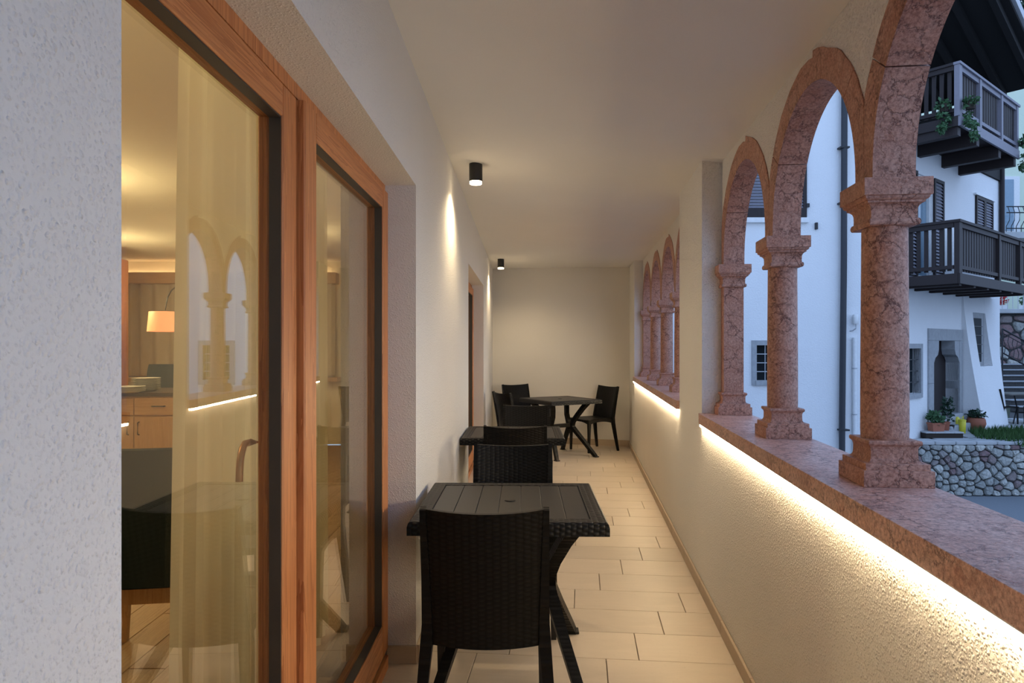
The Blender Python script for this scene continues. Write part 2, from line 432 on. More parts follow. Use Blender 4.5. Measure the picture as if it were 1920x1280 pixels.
bays = [(-1.979, -.99), (-.989, .001), (0.001, UC[0]), (UC[0], UC[1]), (UC[1], UC[2]), (UC[2], UC[3]), (UC[4], UC[5]), (UC[5], UC[6]), (UC[6], UC[7]), (UC[7], UC[8])]
for a, b in bays: spandrel(a, b)
wall_right = struct(wall.build('wall_right', 'stucco_led', None, R0, RZ))

# left wall with two door openings
D1, D2, DTOP = (0.8286, 3.07), (5.93, 8.10), 2.146
lw = MB()
for a, b in ((YB - .1, D1[0]), (D1[1], D2[0]), (D2[1], 11.0)): lw.box(-0.34, 0, a, b, -0.2, 2.85)
for a, b in (D1, D2): lw.box(-0.34, 0, a, b, DTOP, 2.85); lw.box(-0.34, -0.13, a, b, -0.2, 0.0)
wall_left = struct(lw.build('wall_left', 'stucco', None, L0, LZ))
# back wall (skewed) and the wall added behind the photographer to shut out sky light
bw = MB(); a, b = Vector((-0.75, 10.53)), Vector((2.1, 9.588))
dv = (b - a).normalized(); nv = Vector((-dv.y, dv.x))
bw.prism([tuple(a), tuple(b), tuple(b + nv * .25), tuple(a + nv * .25)], -0.2, 2.9)
struct(bw.build('wall_back', 'stucco_fine'))
nb = MB(); nb.box(-1.0, 1.4, YB - .25, YB, -0.2, 2.9); struct(nb.build('wall_sky_stop', 'stucco_fine'))

# skirting tiles
br = MB(); br.box(-0.004, 0.0, 0.3, 10.0, -0.002, 0.066)
base_r = struct(br.build('baseboard_right', 'grout', None, R0, RZ))
bm = MB(); bm.cbox((-0.006, 0.2955, 0.035), (0.006, 0.2955, 0.035), 0.0015); bt = bm.mesh('baseboard_tile', 'tile_base')
for i in range(16): link('baseboard_tile', bt, base_r, (-0.004, 0.42 + i * 0.594, 0))
bbk = MB(); bbk.box(0, 3.0, -0.006, 0.0, 0, 0.085)
base_b = struct(bbk.build('baseboard_back', 'grout', None, (a.x, a.y, 0), math.atan2(dv.y, dv.x)))
bm = MB(); bm.cbox((0.2955, -0.012, 0.044), (0.2955, 0.006, 0.044), 0.0015); bt2 = bm.mesh('baseboard_tile', 'tile_base')
for i in range(5): link('baseboard_tile', bt2, base_b, (0.05 + i * 0.594, 0, 0))
bl = MB()
for (p, q) in ((D1[1] + .001, D2[0]), (D2[1], 10.3), (YB, D1[0])): bl.box(0, 0.003, p, q, 0, 0.076)
base_l = struct(bl.build('baseboard_left', 'grout', None, L0, LZ))
for (p, q) in ((D1[1], D2[0]), (D2[1], 10.3), (YB + .02, D1[0])):
    n = max(1, round((q - p) / 0.594)); w = (q - p) / n
    for i in range(n):
        m = MB(); m.cbox((0.008, p + w * (i + .5), 0.0395), (0.007, w / 2 - .002, 0.0395), 0.0015); m.build('baseboard_tile', 'tile_base', base_l)
for q in (D1[1], D2[1]):
    m = MB(); m.cbox((-0.062, q - 0.007, 0.0395), (0.068, 0.007, 0.0395), 0.0015); m.build('baseboard_tile', 'tile_base', base_l)

# marble sills with the light strips under their inner edge
def sill(u0, u1, label):
    t = thing('stone_sill', label, 'sill', rw(0, u0, SILL - 0.06), RZ, None)
    n = max(1, round((u1 - u0) / 2.0)); w = (u1 - u0) / n
    for i in range(n):
        m = MB(); m.cbox((0.1225, w * (i + .5), 0.03), (0.1425, w / 2 - 0.0002, 0.03), 0.0012); m.build('sill_slab', 'marble_sill', t, smooth=False)
    m = MB(); m.box(-0.0145, -0.0085, max(0.01, .85 - u0), u1 - u0 - 0.01, -0.0165, -0.0002)
    m.build('light_strip', 'led', t)
    m = MB(); m.box(-0.0185, -0.0150, 0.01, u1 - u0 - 0.01, -0.0030, -0.0002); m.build('strip_profile', 'whiteplast', t)
    return t
sill(-0.4, 3.985, 'long red marble sill on the near parapet, lit by a light strip below')
sill(4.885, 8.93, 'red marble sill on the far parapet beyond the plaster pier')

# columns
BASE = [(.0915, 0), (.0925, .001), (.0925, .0445), (.0915, .0455), (.0845, .0456), (.0845, .062), (.0838, .0635), (.0715, .064), (.066, .0685), (.0632, .075), (.0625, .085), (.0625, .101), (.0645, .108), (.069, .1125), (.0708, .115), (.0708, .121), (.069, .1245), (.066, .125)]
CAP = [(.058, 0), (.0645, .001), (.0672, .004), (.0684, .010), (.0672, .016), (.0648, .0195), (.0616, .020), (.0612, .030), (.0618, .046), (.0645, .054), (.0700, .0595), (.0760, .0620), (.0760, .0680), (.0800, .0690), (.0838, .0735), (.0848, .0800), (.0895, .0802), (.0898, .0815), (.0898, .1265), (.0890, .128)]
col_base = MB().lathe(BASE, square=True).mesh('base', 'marble')
col_cap = MB().lathe(CAP, square=True).mesh('capital', 'marble')
shaft_prof = [(.0615, .125), (.0625, .15), (.0620, .35), (.0605, .55), (.0595, .722)]
round_shaft = MB().lathe(shaft_prof, 32, cap=False).mesh('shaft', 'marble', True)
sq_shaft = MB().lathe([(.0545, .125), (.0545, .722)], square=True, cap=False).mesh('shaft', 'marble')
CL = {0: 'red marble column nearest the camera, right end of the sill',
      1: 'large round red marble column with the balconies behind it',
      2: 'round red marble column standing between the dark downpipe and the barred window',
      3: 'square red marble half column against the near side of the plaster pier',
      4: 'square red marble half column on the far side of the plaster pier',
      5: 'round far column just past the plaster pier, half hidden by it',
      6: 'round far red marble column, second past the plaster pier',
      7: 'slim round far column beside the square end pillar',
      8: 'square pale marble end pillar at the far end of the arcade'}
for i, u in enumerate(UC):
    if i == 4: pass
    sq = i in (3, 4, 8)
    t = thing('marble_pillar' if sq else 'marble_column', CL[i], 'column', rw(0.1625, u, SILL), RZ, 'red marble columns of the arcade')
    link('base', col_base, t); link('shaft', sq_shaft if sq else round_shaft, t)
    link('capital', col_cap, t, (0, 0, .722))

# arches, three voussoirs each
def voussoir(a0, a1, hw, legs, rnd):
    N = max(6, int((a1 - a0) / PI * 40)); inn = []; out = []
    def lim(x): return max(-hw + .0008, min(hw - .0008, x))
    if legs == 0: inn.append((R_IN, 0)); out.append((hw - .0008, 0))
    for i in range(N + 1):
        a = a0 + (a1 - a0) * i / N
        inn.append((R_IN * math.cos(a), STILT + R_IN * math.sin(a)))
        r = R_IN + 0.10 + rnd.uniform(-.003, .003) + (.012 * max(0, 1 - (a - a0) / .22) if legs == 3 else 0) - (.010 * max(0, 1 - (a1 - a) / .3) if legs == 1 else 0); out.append((lim(r * math.cos(a)), STILT + r * math.sin(a)))
    if legs == 2: inn.append((-R_IN, 0)); out.append((-hw + .0008, 0))
    m = MB(); v0, v1 = -0.057, 0.0575; n = len(inn); vs = []
    for (p, q) in zip(inn, out): vs += [(v0, p[0], p[1]), (v0, q[0], q[1]), (v1, p[0], p[1]), (v1, q[0], q[1])]
    fs = []
    for i in range(n - 1):
        a, b = 4 * i, 4 * i + 4
        fs += [(a, a + 1, b + 1, b), (a + 2, b + 2, b + 3, a + 3), (a, b, b + 2, a + 2), (a + 1, a + 3, b + 3, b + 1)]
    e = 4 * (n - 1); fs += [(0, 2, 3, 1), (e, e + 1, e + 3, e + 2)]
    return m.add(vs, fs)
AL = ['red marble arch beside the photographer, beyond the right edge of the picture',
      'red marble arch nearest the camera, cut by the top of the picture',
      'big near red marble arch at the top right with the roof behind it',
      'middle red marble arch of the near three, framing the downpipe',
      'small near red marble arch next to the plaster pier, framing a shutter',
      'far red marble arch just past the plaster pier, mostly hidden',
      'far red marble arch, first fully seen past the plaster pier',
      'far red marble arch, between the last two round columns',
      'furthest red marble arch, narrowest in view, at the end pillar']
rr = random.Random(3)
for i, (a, b) in enumerate(bays):
    if i < 2: continue
    t = thing('marble_arch', AL[i - 2], 'arch', rw(0.1625, (a + b) / 2, SPR), RZ, 'red marble arches of the arcade')
    hw = (b - a) / 2; j0, j1, j2 = math.radians(36 + rr.uniform(-3, 3)), math.radians(141 + rr.uniform(-3, 3)), math.radians(99 + rr.uniform(-4, 6)); g = 0.0045
    for q, (a0, a1) in enumerate(((0, j0 - g), (j0 + g, j2 - .001), (j1 + g, PI), (j2 + .001, j1 - g))):
        voussoir(a0, a1, hw, q, rr).build('arch_stone', 'marble', t)

# ------------------------------------------------------------------ glazed doors
def door(name, y0, y1, near):
    fx0, fx1 = -0.205, -0.135              # frame thickness in the wall's local x
    fr = MB(); w = 0.048
    fr.box(fx0, fx1 - .004, y0, y0 + w, 0, DTOP); fr.box(fx0, fx1 - .004, y1 - w, y1, 0, DTOP)
    fr.box(fx0, fx1 - .0045, y0 + w, y1 - w, DTOP - 0.04, DTOP)
    root = struct(fr.build(name, 'larch_z', None, L0, LZ))
    s = MB(); s.box(fx0, fx1 + .02, y0 + w, y1 - w, 0.0, 0.055); s.build('door_sill', 'larch_y', root)
    s = MB(); s.box(fx1 - .005, fx1 + .004, y0 + w, y1 - w, 0.055, 0.085); s.build('track', 'track', root)
    m0, m1, mid = y0 + w + .004, y1 - w - .004, (y0 + y1) / 2 - .077
    q = MB(); q.box(fx0 + .012, fx1 - .02, mid - .0039, mid + .0039, .09, DTOP - .05); q.build('seal', 'gasket', root)
    q = MB(); q.box(fx0 + .012, fx1 - .02, y0 + w + .001, y1 - w - .001, DTOP - .0449, DTOP - .0402); q.build('seal', 'gasket', root)
    for (a, b) in ((m0, mid - 0.004), (mid + 0.004, m1)):
        st = 0.105; zb, zt, rb, rt = 0.09, DTOP - 0.045, 0.135, 0.085
        x0, x1 = (fx0 + .003, fx1) if a == m0 else (fx0 + .022, fx1 + .020)
        st_m = MB(); c = lambda y: None
        for (p, q) in ((a, a + st), (b - st, b)): st_m.cbox(((x0 + x1) / 2, (p + q) / 2, (zb + zt) / 2), ((x1 - x0) / 2, (q - p) / 2, (zt - zb) / 2), 0.004)
        leaf = st_m.build('door_leaf', 'larch_z', root)
        r_m = MB()
        r_m.cbox(((x0 + x1) / 2, (a + b) / 2, zb + rb / 2), ((x1 - x0) / 2 - .0005, (b - a) / 2 - st, rb / 2), 0.003)
        r_m.cbox(((x0 + x1) / 2, (a + b) / 2, zt - rt / 2), ((x1 - x0) / 2 - .0005, (b - a) / 2 - st, rt / 2), 0.003)
        r_m.build('rail', 'larch_y', leaf)
        gx = x1 - 0.040; A, B, Z0, Z1 = a + st, b - st, zb + rb, zt - rt
        g = MB(); g.box(gx - .004, gx + .004, A, B, Z0, Z1); g.build('glass_pane', 'glass', leaf)
        k = MB(); e = 0.0035
        k.box(gx + .004, x1 - .006, A, A + e, Z0, Z1); k.box(gx + .004, x1 - .006, B - e, B, Z0, Z1)
        k.box(gx + .004, x1 - .006, A + e, B - e, Z1 - e, Z1); k.box(gx + .004, x1 - .006, A + e, B - e, Z0, Z0 + e)
        k.build('glazing_strip', 'gasket', leaf)
        if near and a == m0:
            h = MB(); hx = x0 - .012
            hp = [(x0 + .004, b - .045, 1.165), (hx - .03, b - .045, 1.165)] + [(hx - .042, b - .045 - .045 * math.sin(q * PI / 12), 1.165 - .012 * (1 - math.cos(q * PI / 12)) - .085 * (q / 6) ** 2.0) for q in range(1, 7)]
            h.tube(hp, 0.0095, 10, up=(1, 0, 0)); h.build('door_handle', 'bronze', leaf, smooth=True)
    return root
door('door_1', *D1, True)
door('door_2', *D2, False)

# ------------------------------------------------------------------ ceiling lamps
def downlight(Y, label):
    x = lx(Y) + 0.165; z = zceil(x, Y)
    t = thing('ceiling_spotlight', label, 'lamp', (x, Y, z - 0.135), LZ, 'black cylinder ceiling spotlights')
    MB().lathe([(.043, .018), (.044, .02), (.044, .134), (.043, .135)], 24).build('lamp_body', 'black', t, smooth=True)
    MB().lathe([(.038, .001), (.040, .003), (.040, .0178)], 24).build('lamp_lens', 'glow', t, smooth=True)
    d = bpy.data.lights.new('lamp_beam', 'SPOT'); d.energy = SPOT_POWER; d.color = WARM; d.spot_size = math.radians(150); d.spot_blend = 0.8; d.shadow_soft_size = 0.03
    o = link('lamp_beam', d, t, (0, 0, -0.012))
    return t
downlight(4.52, 'black cylinder spotlight on the ceiling, the nearer and larger of the two')
downlight(9.25, 'black cylinder spotlight on the ceiling near the back wall')

# ------------------------------------------------------------------ rattan chairs
def make_chair(label):
    t = thing('rattan_chair', label, 'chair', (0, 0, 0), 0, 'black rattan chairs on the loggia')
    ZT, ZB = 0.875, 0.385
    def yc(z): return -0.205 - 0.085 * max(0, (z - 0.42) / 0.455) ** 1.25
    def hwid(z): return 0.196 + 0.006 * (z - ZB) / (ZT - ZB)
    def bk(u, v):
        q = 2 * u - 1; z = ZB + v * (ZT - ZB)
        z += 0.012 * v * (q * q - 1) if v > .5 else -0.007 * (1 - 2 * v) * (1 - q * q)
        y = yc(z) - 0.030 * (1 - q * q); x = q * hwid(z)
        return (x, y + .010, z), (x, y - .010, z)
    MB().sheet(bk, 12, 10, .02).build('backrest', 'rattan_xz', t, smooth=True)
    def st(u, v):
        q = 2 * u - 1; y = -0.20 + v * 0.415
        z = 0.448 - 0.010 * (1 - q * q) - 0.012 * max(0, v - .75) * 4
        x = q * (0.196 + .014 * v); return (x, y, z), (x, y, z - .02)
    MB().sheet(st, 8, 8, .02).build('seat', 'rattan_xy', t, smooth=True)
    # apron with arched lower edges
    def apron(p, q):
        m = MB(); p, q = Vector(p), Vector(q); d = (q - p); nn = Vector((-d.y, d.x, 0)).normalized() * .009
        def fn(u, v):
            c = p + d * u; z = 0.436 - (1 - v) * (0.028 + 0.030 * (2 * u - 1) ** 2)
            return (c.x + nn.x, c.y + nn.y, z), (c.x - nn.x, c.y - nn.y, z)
        return m, fn
    fm = MB()
    for p, q in (((-.2, .205, 0), (.2, .205, 0)), ((.202, .19, 0), (.196, -.2, 0)), ((-.196, -.2, 0), (-.202, .19, 0))):
        m, fn = apron(p, q); fm.sheet(fn, 8, 2, .018)
    fm.build('seat_frame', 'resin', t)
    for s in (-1, 1):
        m = MB(); m.tube([(s * .205, .198, .44), (s * .205, .200, .30), (s * .207, .206, 0)], 0, flat=[(.021, .021), (.017, .017), (.0125, .0125)])
        m.build('leg', 'resin', t)
        pts = [(s * .236, -.268, 0), (s * .222, -.232, .2), (s * .207, -.206, .38), (s * .204, -.205, .46), (s * .205, yc(.62), .62), (s * .207, yc(.76), .76), (s * .208, yc(.876), .876)]
        m = MB(); m.tube(pts, 0, flat=[(.013, .013), (.018, .017), (.021, .020), (.018, .020), (.014, .018), (.012, .016), (.010, .014)], up=(0, 1, 0)); m.build('leg', 'rattan_yz', t)
    return t
chair0 = make_chair('black rattan chair closest to the camera, seen from behind')
def place_chair(o, x, y, face):
    """face: direction (dx, dy) the sitter looks"""
    o.location = (x, y, 0); o.rotation_euler = (0, 0, math.atan2(face[1], face[0]) - PI / 2); return o
def chair(x, y, face, label):
    o = copy_tree(chair0); o['label'] = label; return place_chair(o, x, y, face)
place_chair(chair0, -0.087, 2.59, (0.02, 1))
chair(0.0, 3.53, (-.02, -1), 'black rattan chair facing the camera across the nearest table')
chair(0.028, 4.985, (.02, 1), 'black rattan chair seen from behind at the second table')
chair(0.13, 6.105, (-.02, -1), 'black rattan chair behind the second table, facing the camera')
chair(0.125, 8.33, (.86, .5), 'black rattan chair on the left of the far table, its back turned to us')
chair(0.19, 9.70, (.5, -.86), 'furthest black rattan chair, on the left against the back wall')
chair(1.10, 9.40, (-.86, -.5), 'black rattan chair on the right of the far table, seat and legs showing')

# ------------------------------------------------------------------ tables
def make_table(label):
    t = thing('rattan_table', label, 'table', (0, 0, 0), 0, 'square black rattan tables')
    H, A = 0.74, 0.39
    m = MB(); r = A - .068; th = .052
    # woven rim: top ring with rounded edge and skirt
    prof = [(r, H - .004), (r + .003, H), (A - .008, H), (A - .001, H - .006), (A + .003, H - .02), (A + .003, H - th), (A - .02, H - th), (A - .022, H - .02), (r, H - .02)]
    m.lathe(prof, square=True, cap=False); m.build('rim', 'rattan_rim', t)
    top = MB(); n = 7; w = 2 * r / n
    top.box(-r, r, -r, r, H - .018, H - .0075); top.build('tabletop', 'resin_top', t)
    tb = bpy.data.meshes.new('x')
    pm = MB(); pm.cbox((0, 0, 0), (w / 2 - .0012, r - .001, .003), .001); pm = pm.mesh('slat', 'resin_top'); bpy.data.meshes.remove(tb)
    for i in range(n): link('slat', pm, t, (-r + w * (i + .5), 0, H - .0048))
    MB().lathe([(.024, 0), (.024, .003), (.020, .004), (.006, .0035)], 20).build('hole_cap', 'resin', t, (0, 0, H - .0015), smooth=True)
    for sx in (-1, 1):
        for sy in (-1, 1):
            pts = [(sx * .285, sy * .245, H - .03), (sx * .235, sy * .185, .62), (sx * .192, sy * .12, .52), (sx * .172, sy * .06, .44), (sx * .172, sy * .035, .385)]
            lo = [(sx * .176, sy * .05, .35), (sx * .225, sy * .19, .21), (sx * .292, sy * .355, .03), (sx * .302, sy * .375, .0)]
            lm = MB(); lm.tube(pts + lo, 0, flat=[(.030, .028), (.027, .026), (.026, .025), (.026, .025), (.027, .028), (.026, .026), (.024, .022), (.023, .02), (.025, .02)], up=(1, 0, 0))
            leg = lm.build('leg', 'rattan_yz', t)
            f = MB(); f.cbox((sx * .303, sy * .377, .006), (.030, .030, .006), .002); f.build('foot', 'resin', leg)
    s = MB(); s.cbox((0, 0, .385), (.17, .028, .024), .004); s.build('stretcher', 'resin', t)
    s = MB(); s.box(-.28, .28, -.26, .26, H - .045, H - .02); s.build('under_frame', 'resin', t)
    return t
table0 = make_table('nearest square black rattan table, with the woven rim fully visible')
table0.location = (-0.008, 3.03, 0); table0.rotation_euler = (0, 0, -.019)
o = copy_tree(table0); o['label'] = 'second black rattan table, against the left wall, half hidden by chairs'; o.location = (0.012, 5.46, 0)
o = copy_tree(table0); o['label'] = 'far black rattan table turned at an angle before the back wall'; o.location = (0.63, 8.97, 0); o.rotation_euler = (0, 0, math.atan2(.5, .86))

# ------------------------------------------------------------------ the room behind the glass
ZF = 0.05
XI0 = -0.83                                  # inner face of the outer wall
def room_struct(name, mb, mat): return struct(mb.build(name, mat))
RX, RYN, RYF, RZC = -6.4, -1.2, 9.6, 2.62
m = MB(); m.box(RX, XI0, RYN, RYF, ZF - .2, ZF - .012); rf = room_struct('floor', m, 'oak_y')
pb = MB(); pb.cbox((0, 0, -.006), (.078, .9, .006), .0015); pbm = pb.mesh('floor_board', 'oak_y')
for i in range(30):
    for j in range(5):
        y = -1.0 + (i % 3) * .6 + j * 1.806
        if y < RYF - .9 and -1.0 - i * .159 > RX: link('floor_board', pbm, rf, (-0.92 - i * .159, y + .6, ZF))
m = MB(); m.box(RX, XI0, RYN, RYF, RZC, RZC + .2); room_struct('ceiling', m, 'room')
m = MB(); m.box(RX, XI0, RYF, RYF + .2, ZF, RZC); room_struct('wall_room_back', m, 'room')
m = MB(); m.box(RX - .2, RX, RYN, RYF, ZF, RZC); room_struct('wall_room_left', m, 'room')
m = MB(); m.box(RX, XI0, RYN - .2, RYN, ZF, RZC); room_struct('wall_room_front', m, 'room')

# curtain rows
def curtain(name, label, x, y0, y1, z0, z1, mat, amp, waves, flare=0.0, seed=1, loc=None):
    r = random.Random(seed); ph = [r.uniform(0, 6) for _ in range(4)]
    m = MB(); nu, nv = waves * 10, 8; vs = []; fs = []
    for j in range(nv + 1):
        t = j / nv; z = z1 + (z0 - z1) * t
        for i in range(nu + 1):
            s = i / nu; y = y0 - flare * t * (1 - s) ** 2 + (y1 - y0) * s
            a = 2 * PI * waves * s
            w = amp * (.6 + .4 * t) * (math.sin(a + .4 * math.sin(a * .37 + ph[0])) + .3 * math.sin(2.3 * a + ph[1] + t))
            vs.append((w, y, z))
    for j in range(nv):
        for i in range(nu): q = j * (nu + 1) + i; fs.append((q, q + 1, q + nu + 2, q + nu + 1))
    m.add(vs, fs); o = m.build(name, mat, None, (x, 0, 0), 0, True)
    return tag(o, label, 'curtain')
curtain('sheer_curtain', 'cream sheer curtain in soft folds just behind the sliding glass door', -0.90, 1.86, 3.3, ZF + .01, 2.42, 'sheer', .022, 14, .08, 2)
curtain('sheer_curtain', 'second cream sheer curtain inside the far glass door', -0.88, 5.8, 8.3, ZF + .01, 2.42, 'sheer', .022, 20, 0, 5)
m = MB(); m.box(-1.0, -0.86, 1.0, 9.0, 2.44, 2.47); tag(m.build('curtain_rail', 'whiteplast'), 'white ceiling curtain rail above the sheer curtain', 'curtain rail')
# back window drape
t = thing('window_drape', 'beige drape across the back window of the lit room', 'curtain', (-4.2, 9.45, 1.0))
m = MB(); vs = []; fs = []; n = 160
for j in (0, 1):
    for i in range(n + 1):
        s = i / n; vs.append((-1.75 + 3.5 * s, .035 * math.sin(s * 120 + math.sin(s * 31)), .02 + j * 1.28))
for i in range(n): fs.append((i, i + 1, n + 2 + i, n + 1 + i))
m.add(vs, fs); m.build('drape', 'drape', t, smooth=True)
m = MB(); m.cbox((0, -.06, 1.36), (1.8, .10, .075), .004); m.build('valance', 'oak_x', t)
m = MB(); m.cbox((0, 0, -.03), (1.8, .10, .03), .004); tag(m.build('window_board', 'oak_x', None, (-4.2, 9.48, 1.0)), 'wooden window board below the beige drape', 'window sill')
# upright timber beside the room's kitchen
m = MB(); m.cbox((0, 0, 1.2), (.09, .09, 1.2), .008)
tag(m.build('timber_post', 'larch_z', None, (-4.66, 8.05, ZF)), 'orange timber post beside the plaster wall edge, inside the room', 'post')

# sideboard with plates
def sideboard():
    t = thing('kitchen_island', 'wooden kitchen island with dark worktop and drawers in the lit room', 'cabinet', (-4.05, 6.85, ZF))
    Wd, D, H = .95, .38, .90
    m = MB(); m.box(-Wd, Wd, -D, D, .08, H); m.box(-Wd + .04, Wd - .04, -D + .05, D - .04, 0, .08); m.build('body', 'oak_z', t)
    m = MB(); m.cbox((0, 0, H + .018), (Wd + .02, D + .02, .018), .003); m.build('worktop', 'worktop', t)
    for i in range(4):
        x = -Wd + (i + .5) * Wd / 2
        m = MB(); m.cbox((x, -D - .009, H - .095), (Wd / 4 - .004, .009, .08), .002); d = m.build('drawer', 'oak_x', t)
        m = MB(); m.tube([(x - .06, -D - .018, H - .09), (x - .055, -D - .045, H - .09), (x + .055, -D - .045, H - .09), (x + .06, -D - .018, H - .09)], .006, 8); m.build('handle', 'black', d)
        m = MB(); m.cbox((x, -D - .009, .40), (Wd / 4 - .004, .009, .31), .002); d = m.build('door', 'oak_z', t)
        sx = x + (Wd / 4 - .05) * (1 if i % 2 == 0 else -1)
        m = MB(); m.tube([(sx, -D - .018, .66), (sx, -D - .045, .655), (sx, -D - .045, .545), (sx, -D - .018, .54)], .006, 8); m.build('handle', 'black', d)
    return t
sideboard()
plate = MB().lathe([(.0, 0), (.075, 0), (.11, .014), (.132, .018), (.133, .021), (.105, .019), (.07, .006), (.0, .005)], 28, cap=False).mesh('plate', 'china', True)
def stack(x, y, n, pos):
    for i in range(n):
        z = ZF + .936 + i * .0135
        w = ('lowest plate', 'second plate from the bottom', 'third plate from the bottom', 'fourth plate from the bottom', 'fifth plate from the bottom', 'sixth plate from the bottom', 'seventh plate from the bottom', 'eighth plate from the bottom', 'topmost plate')[i if i < n - 1 else 8]
        tag(link('plate', plate, None, (x, y, z)), w + ' of the white ' + pos, 'plate', 'white plates on the kitchen island')
stack(-3.62, 6.75, 9, 'taller stack on the worktop')
stack(-3.62, 6.47, 4, 'low stack nearest the worktop edge')

def felt_chair(name, label, x, y, face, seat_z, top_z, w, mat, legmat, grp=None):
    t = thing(name, label, 'chair', (x, y, ZF), math.atan2(face[1], face[0]) - PI / 2, grp)
    def bk(u, v):
        q = 2 * u - 1; z = seat_z - .04 + v * (top_z - seat_z + .04); r = 1 - .05 * max(0, v - .85) / .15 * q * q
        y = -w * .5 - .10 * v - .02 * (1 - q * q); return (q * w * .5 * r, y + .03, z), (q * w * .5 * r, y - .03, z)
    MB().sheet(bk, 8, 8, .06).build('backrest', mat, t, smooth=True)
    m = MB(); m.cbox((0, 0, seat_z - .03), (w * .5, w * .5, .04), .015); m.build('seat', mat, t)
    for sx in (-1, 1):
        for sy in (-1, 1):
            m = MB(); m.tube([(sx * (w * .5 - .03), sy * (w * .5 - .03), seat_z - .06), (sx * w * .5, sy * (w * .5 + .02), 0)], 0, flat=[(.025, .025), (.016, .016)], up=(0, 1, 0)); m.build('leg', legmat, t)
    for q in (-w * .5, w * .5 - .03):
        m = MB(); m.box(-w * .45, w * .45, q, q + .03, seat_z - .12, seat_z - .06); m.build('seat_rail', legmat, t)
    return t
felt_chair('upholstered_chair', 'dark green upholstered chair with wooden legs just inside the glass door', -1.52, 2.95, (-.15, 1), .47, .98, .50, 'green', 'oak_z')
felt_chair('bar_chair', 'dark grey chair back behind the kitchen island, left of two', -4.18, 7.95, (0, -1), .68, 1.16, .42, 'grey_felt', 'oak_z', 'dark chairs behind the kitchen island')
felt_chair('bar_chair', 'dark grey chair back behind the kitchen island, right one near the curtain', -3.66, 7.85, (0, -1), .68, 1.13, .42, 'grey_felt', 'oak_z', 'dark chairs behind the kitchen island')

# arc lamp
t = thing('arc_lamp', 'arc floor lamp with a glowing apricot drum shade inside the room', 'lamp', (-3.38, 7.62, ZF))
m = MB(); m.lathe([(.15, 0), (.15, .03), (.14, .035)], 24); m.build('base', 'black', t)
pts = [(0, 0, .03), (0, 0, 1.6)]
for i in range(1, 9):
    a = PI * i / 9; pts.append((-.24 + .24 * math.cos(a), 0, 1.80 + .28 * math.sin(a) ** .8))
pts.append((-.49, 0, 1.78))
m = MB(); m.tube(pts, .007, 8); m.build('pole', 'black', t, smooth=True)
m = MB(); m.lathe([(.185, 0), (.165, .22)], 32, (-.49, 0, 1.54), cap=False); m.lathe([(.178, .002), (.160, .218)], 32, (-.49, 0, 1.54), cap=False); m.build('lamp_shade', 'shade', t, smooth=True)
m = MB(); m.lathe([(.03, 0), (.035, .03), (.02, .07)], 12, (-.49, 0, 1.66)); m.build('bulb', 'cove', t)
# cove light over the kitchen and the room's lamps
m = MB(); m.cbox((0, 0, .062), (1.7, .02, .010), .003); tag(m.build('cove_light', 'cove', None, (-4.2, 9.55, 2.37)), 'warm cove light strip along the room ceiling', 'lamp')
def room_lamp(x, y, z, p, r=.12):
    d = bpy.data.lights.new('room_light', 'POINT'); d.energy = p * ROOM_POWER; d.color = (1.0, .82, .48); d.shadow_soft_size = r
    link('room_light', d, None, (x, y, z))
room_lamp(-2.2, 1.6, 2.2, 26); room_lamp(-3.2, 4.6, 2.2, 34); room_lamp(-4.4, 7.4, 2.0, 22); room_lamp(-2.4, 7.0, 2.2, 18)

# ------------------------------------------------------------------ outside: ground, house, terrace
m = MB(); m.box(-4, 45, -6, 45, -1.9, -1.6); tag(struct(m.build('ground', 'asphalt')), 'grey gravel ground of the courtyard')
def holed(m, x0, x1, z0, z1, y0, y1, holes):
    xs = sorted({x0, x1} | {h[i] for h in holes for i in (0, 1)}); zs = sorted({z0, z1} | {h[i] for h in holes for i in (2, 3)})
    for i in range(len(xs) - 1):
        for j in range(len(zs) - 1):
            cx, cz = (xs[i] + xs[i + 1]) / 2, (zs[j] + zs[j + 1]) / 2
            if any(h[0] < cx < h[1] and h[2] < cz < h[3] for h in holes): continue
            m.box(xs[i], xs[i + 1], y0, y1, zs[j], zs[j + 1])
    return m
HX, HY = 7.3, 13.4
FI = math.atan2(1, 1.22)
A2 = Vector((math.cos(FI), math.sin(FI), 0)); N2 = Vector((math.sin(FI), -math.cos(FI), 0))
def w2(a, d, z): return Vector((HX, HY, 0)) + A2 * a + N2 * d + Vector((0, 0, z))
house = thing('stucco_house', 'white stucco house across the courtyard with brown balconies and dark eaves', 'house', (HX, HY, 0))
W1H = [(-2.505, -1.961, .76, 1.451)]
m = holed(MB(), -8.5, 0, -1.7, 11.5, 0, .4, W1H); m.box(-8.5, 0, .8, 1.0, -1.7, 11.5); m.build('front_wall', 'house', house)
W2T = 5.74
W2H = [(.95, 1.78, .44, 1.386), (2.48, 4.05, -.5, 1.56), (1.6, 2.5, 2.75, 5.1)]
m = holed(MB(), 0, 7.1, -1.7, W2T, 0, .45, W2H); m.box(0, 7.1, .45, 1.6, W2T - .2, W2T); m.box(.12, 4.3, 1.3, 1.6, W2T, 9.0); m.box(7.1 - .45, 7.1, .45, 5, -1.7, 7.0)
m.build('side_wall', 'house', house, (0, 0, 0), FI)
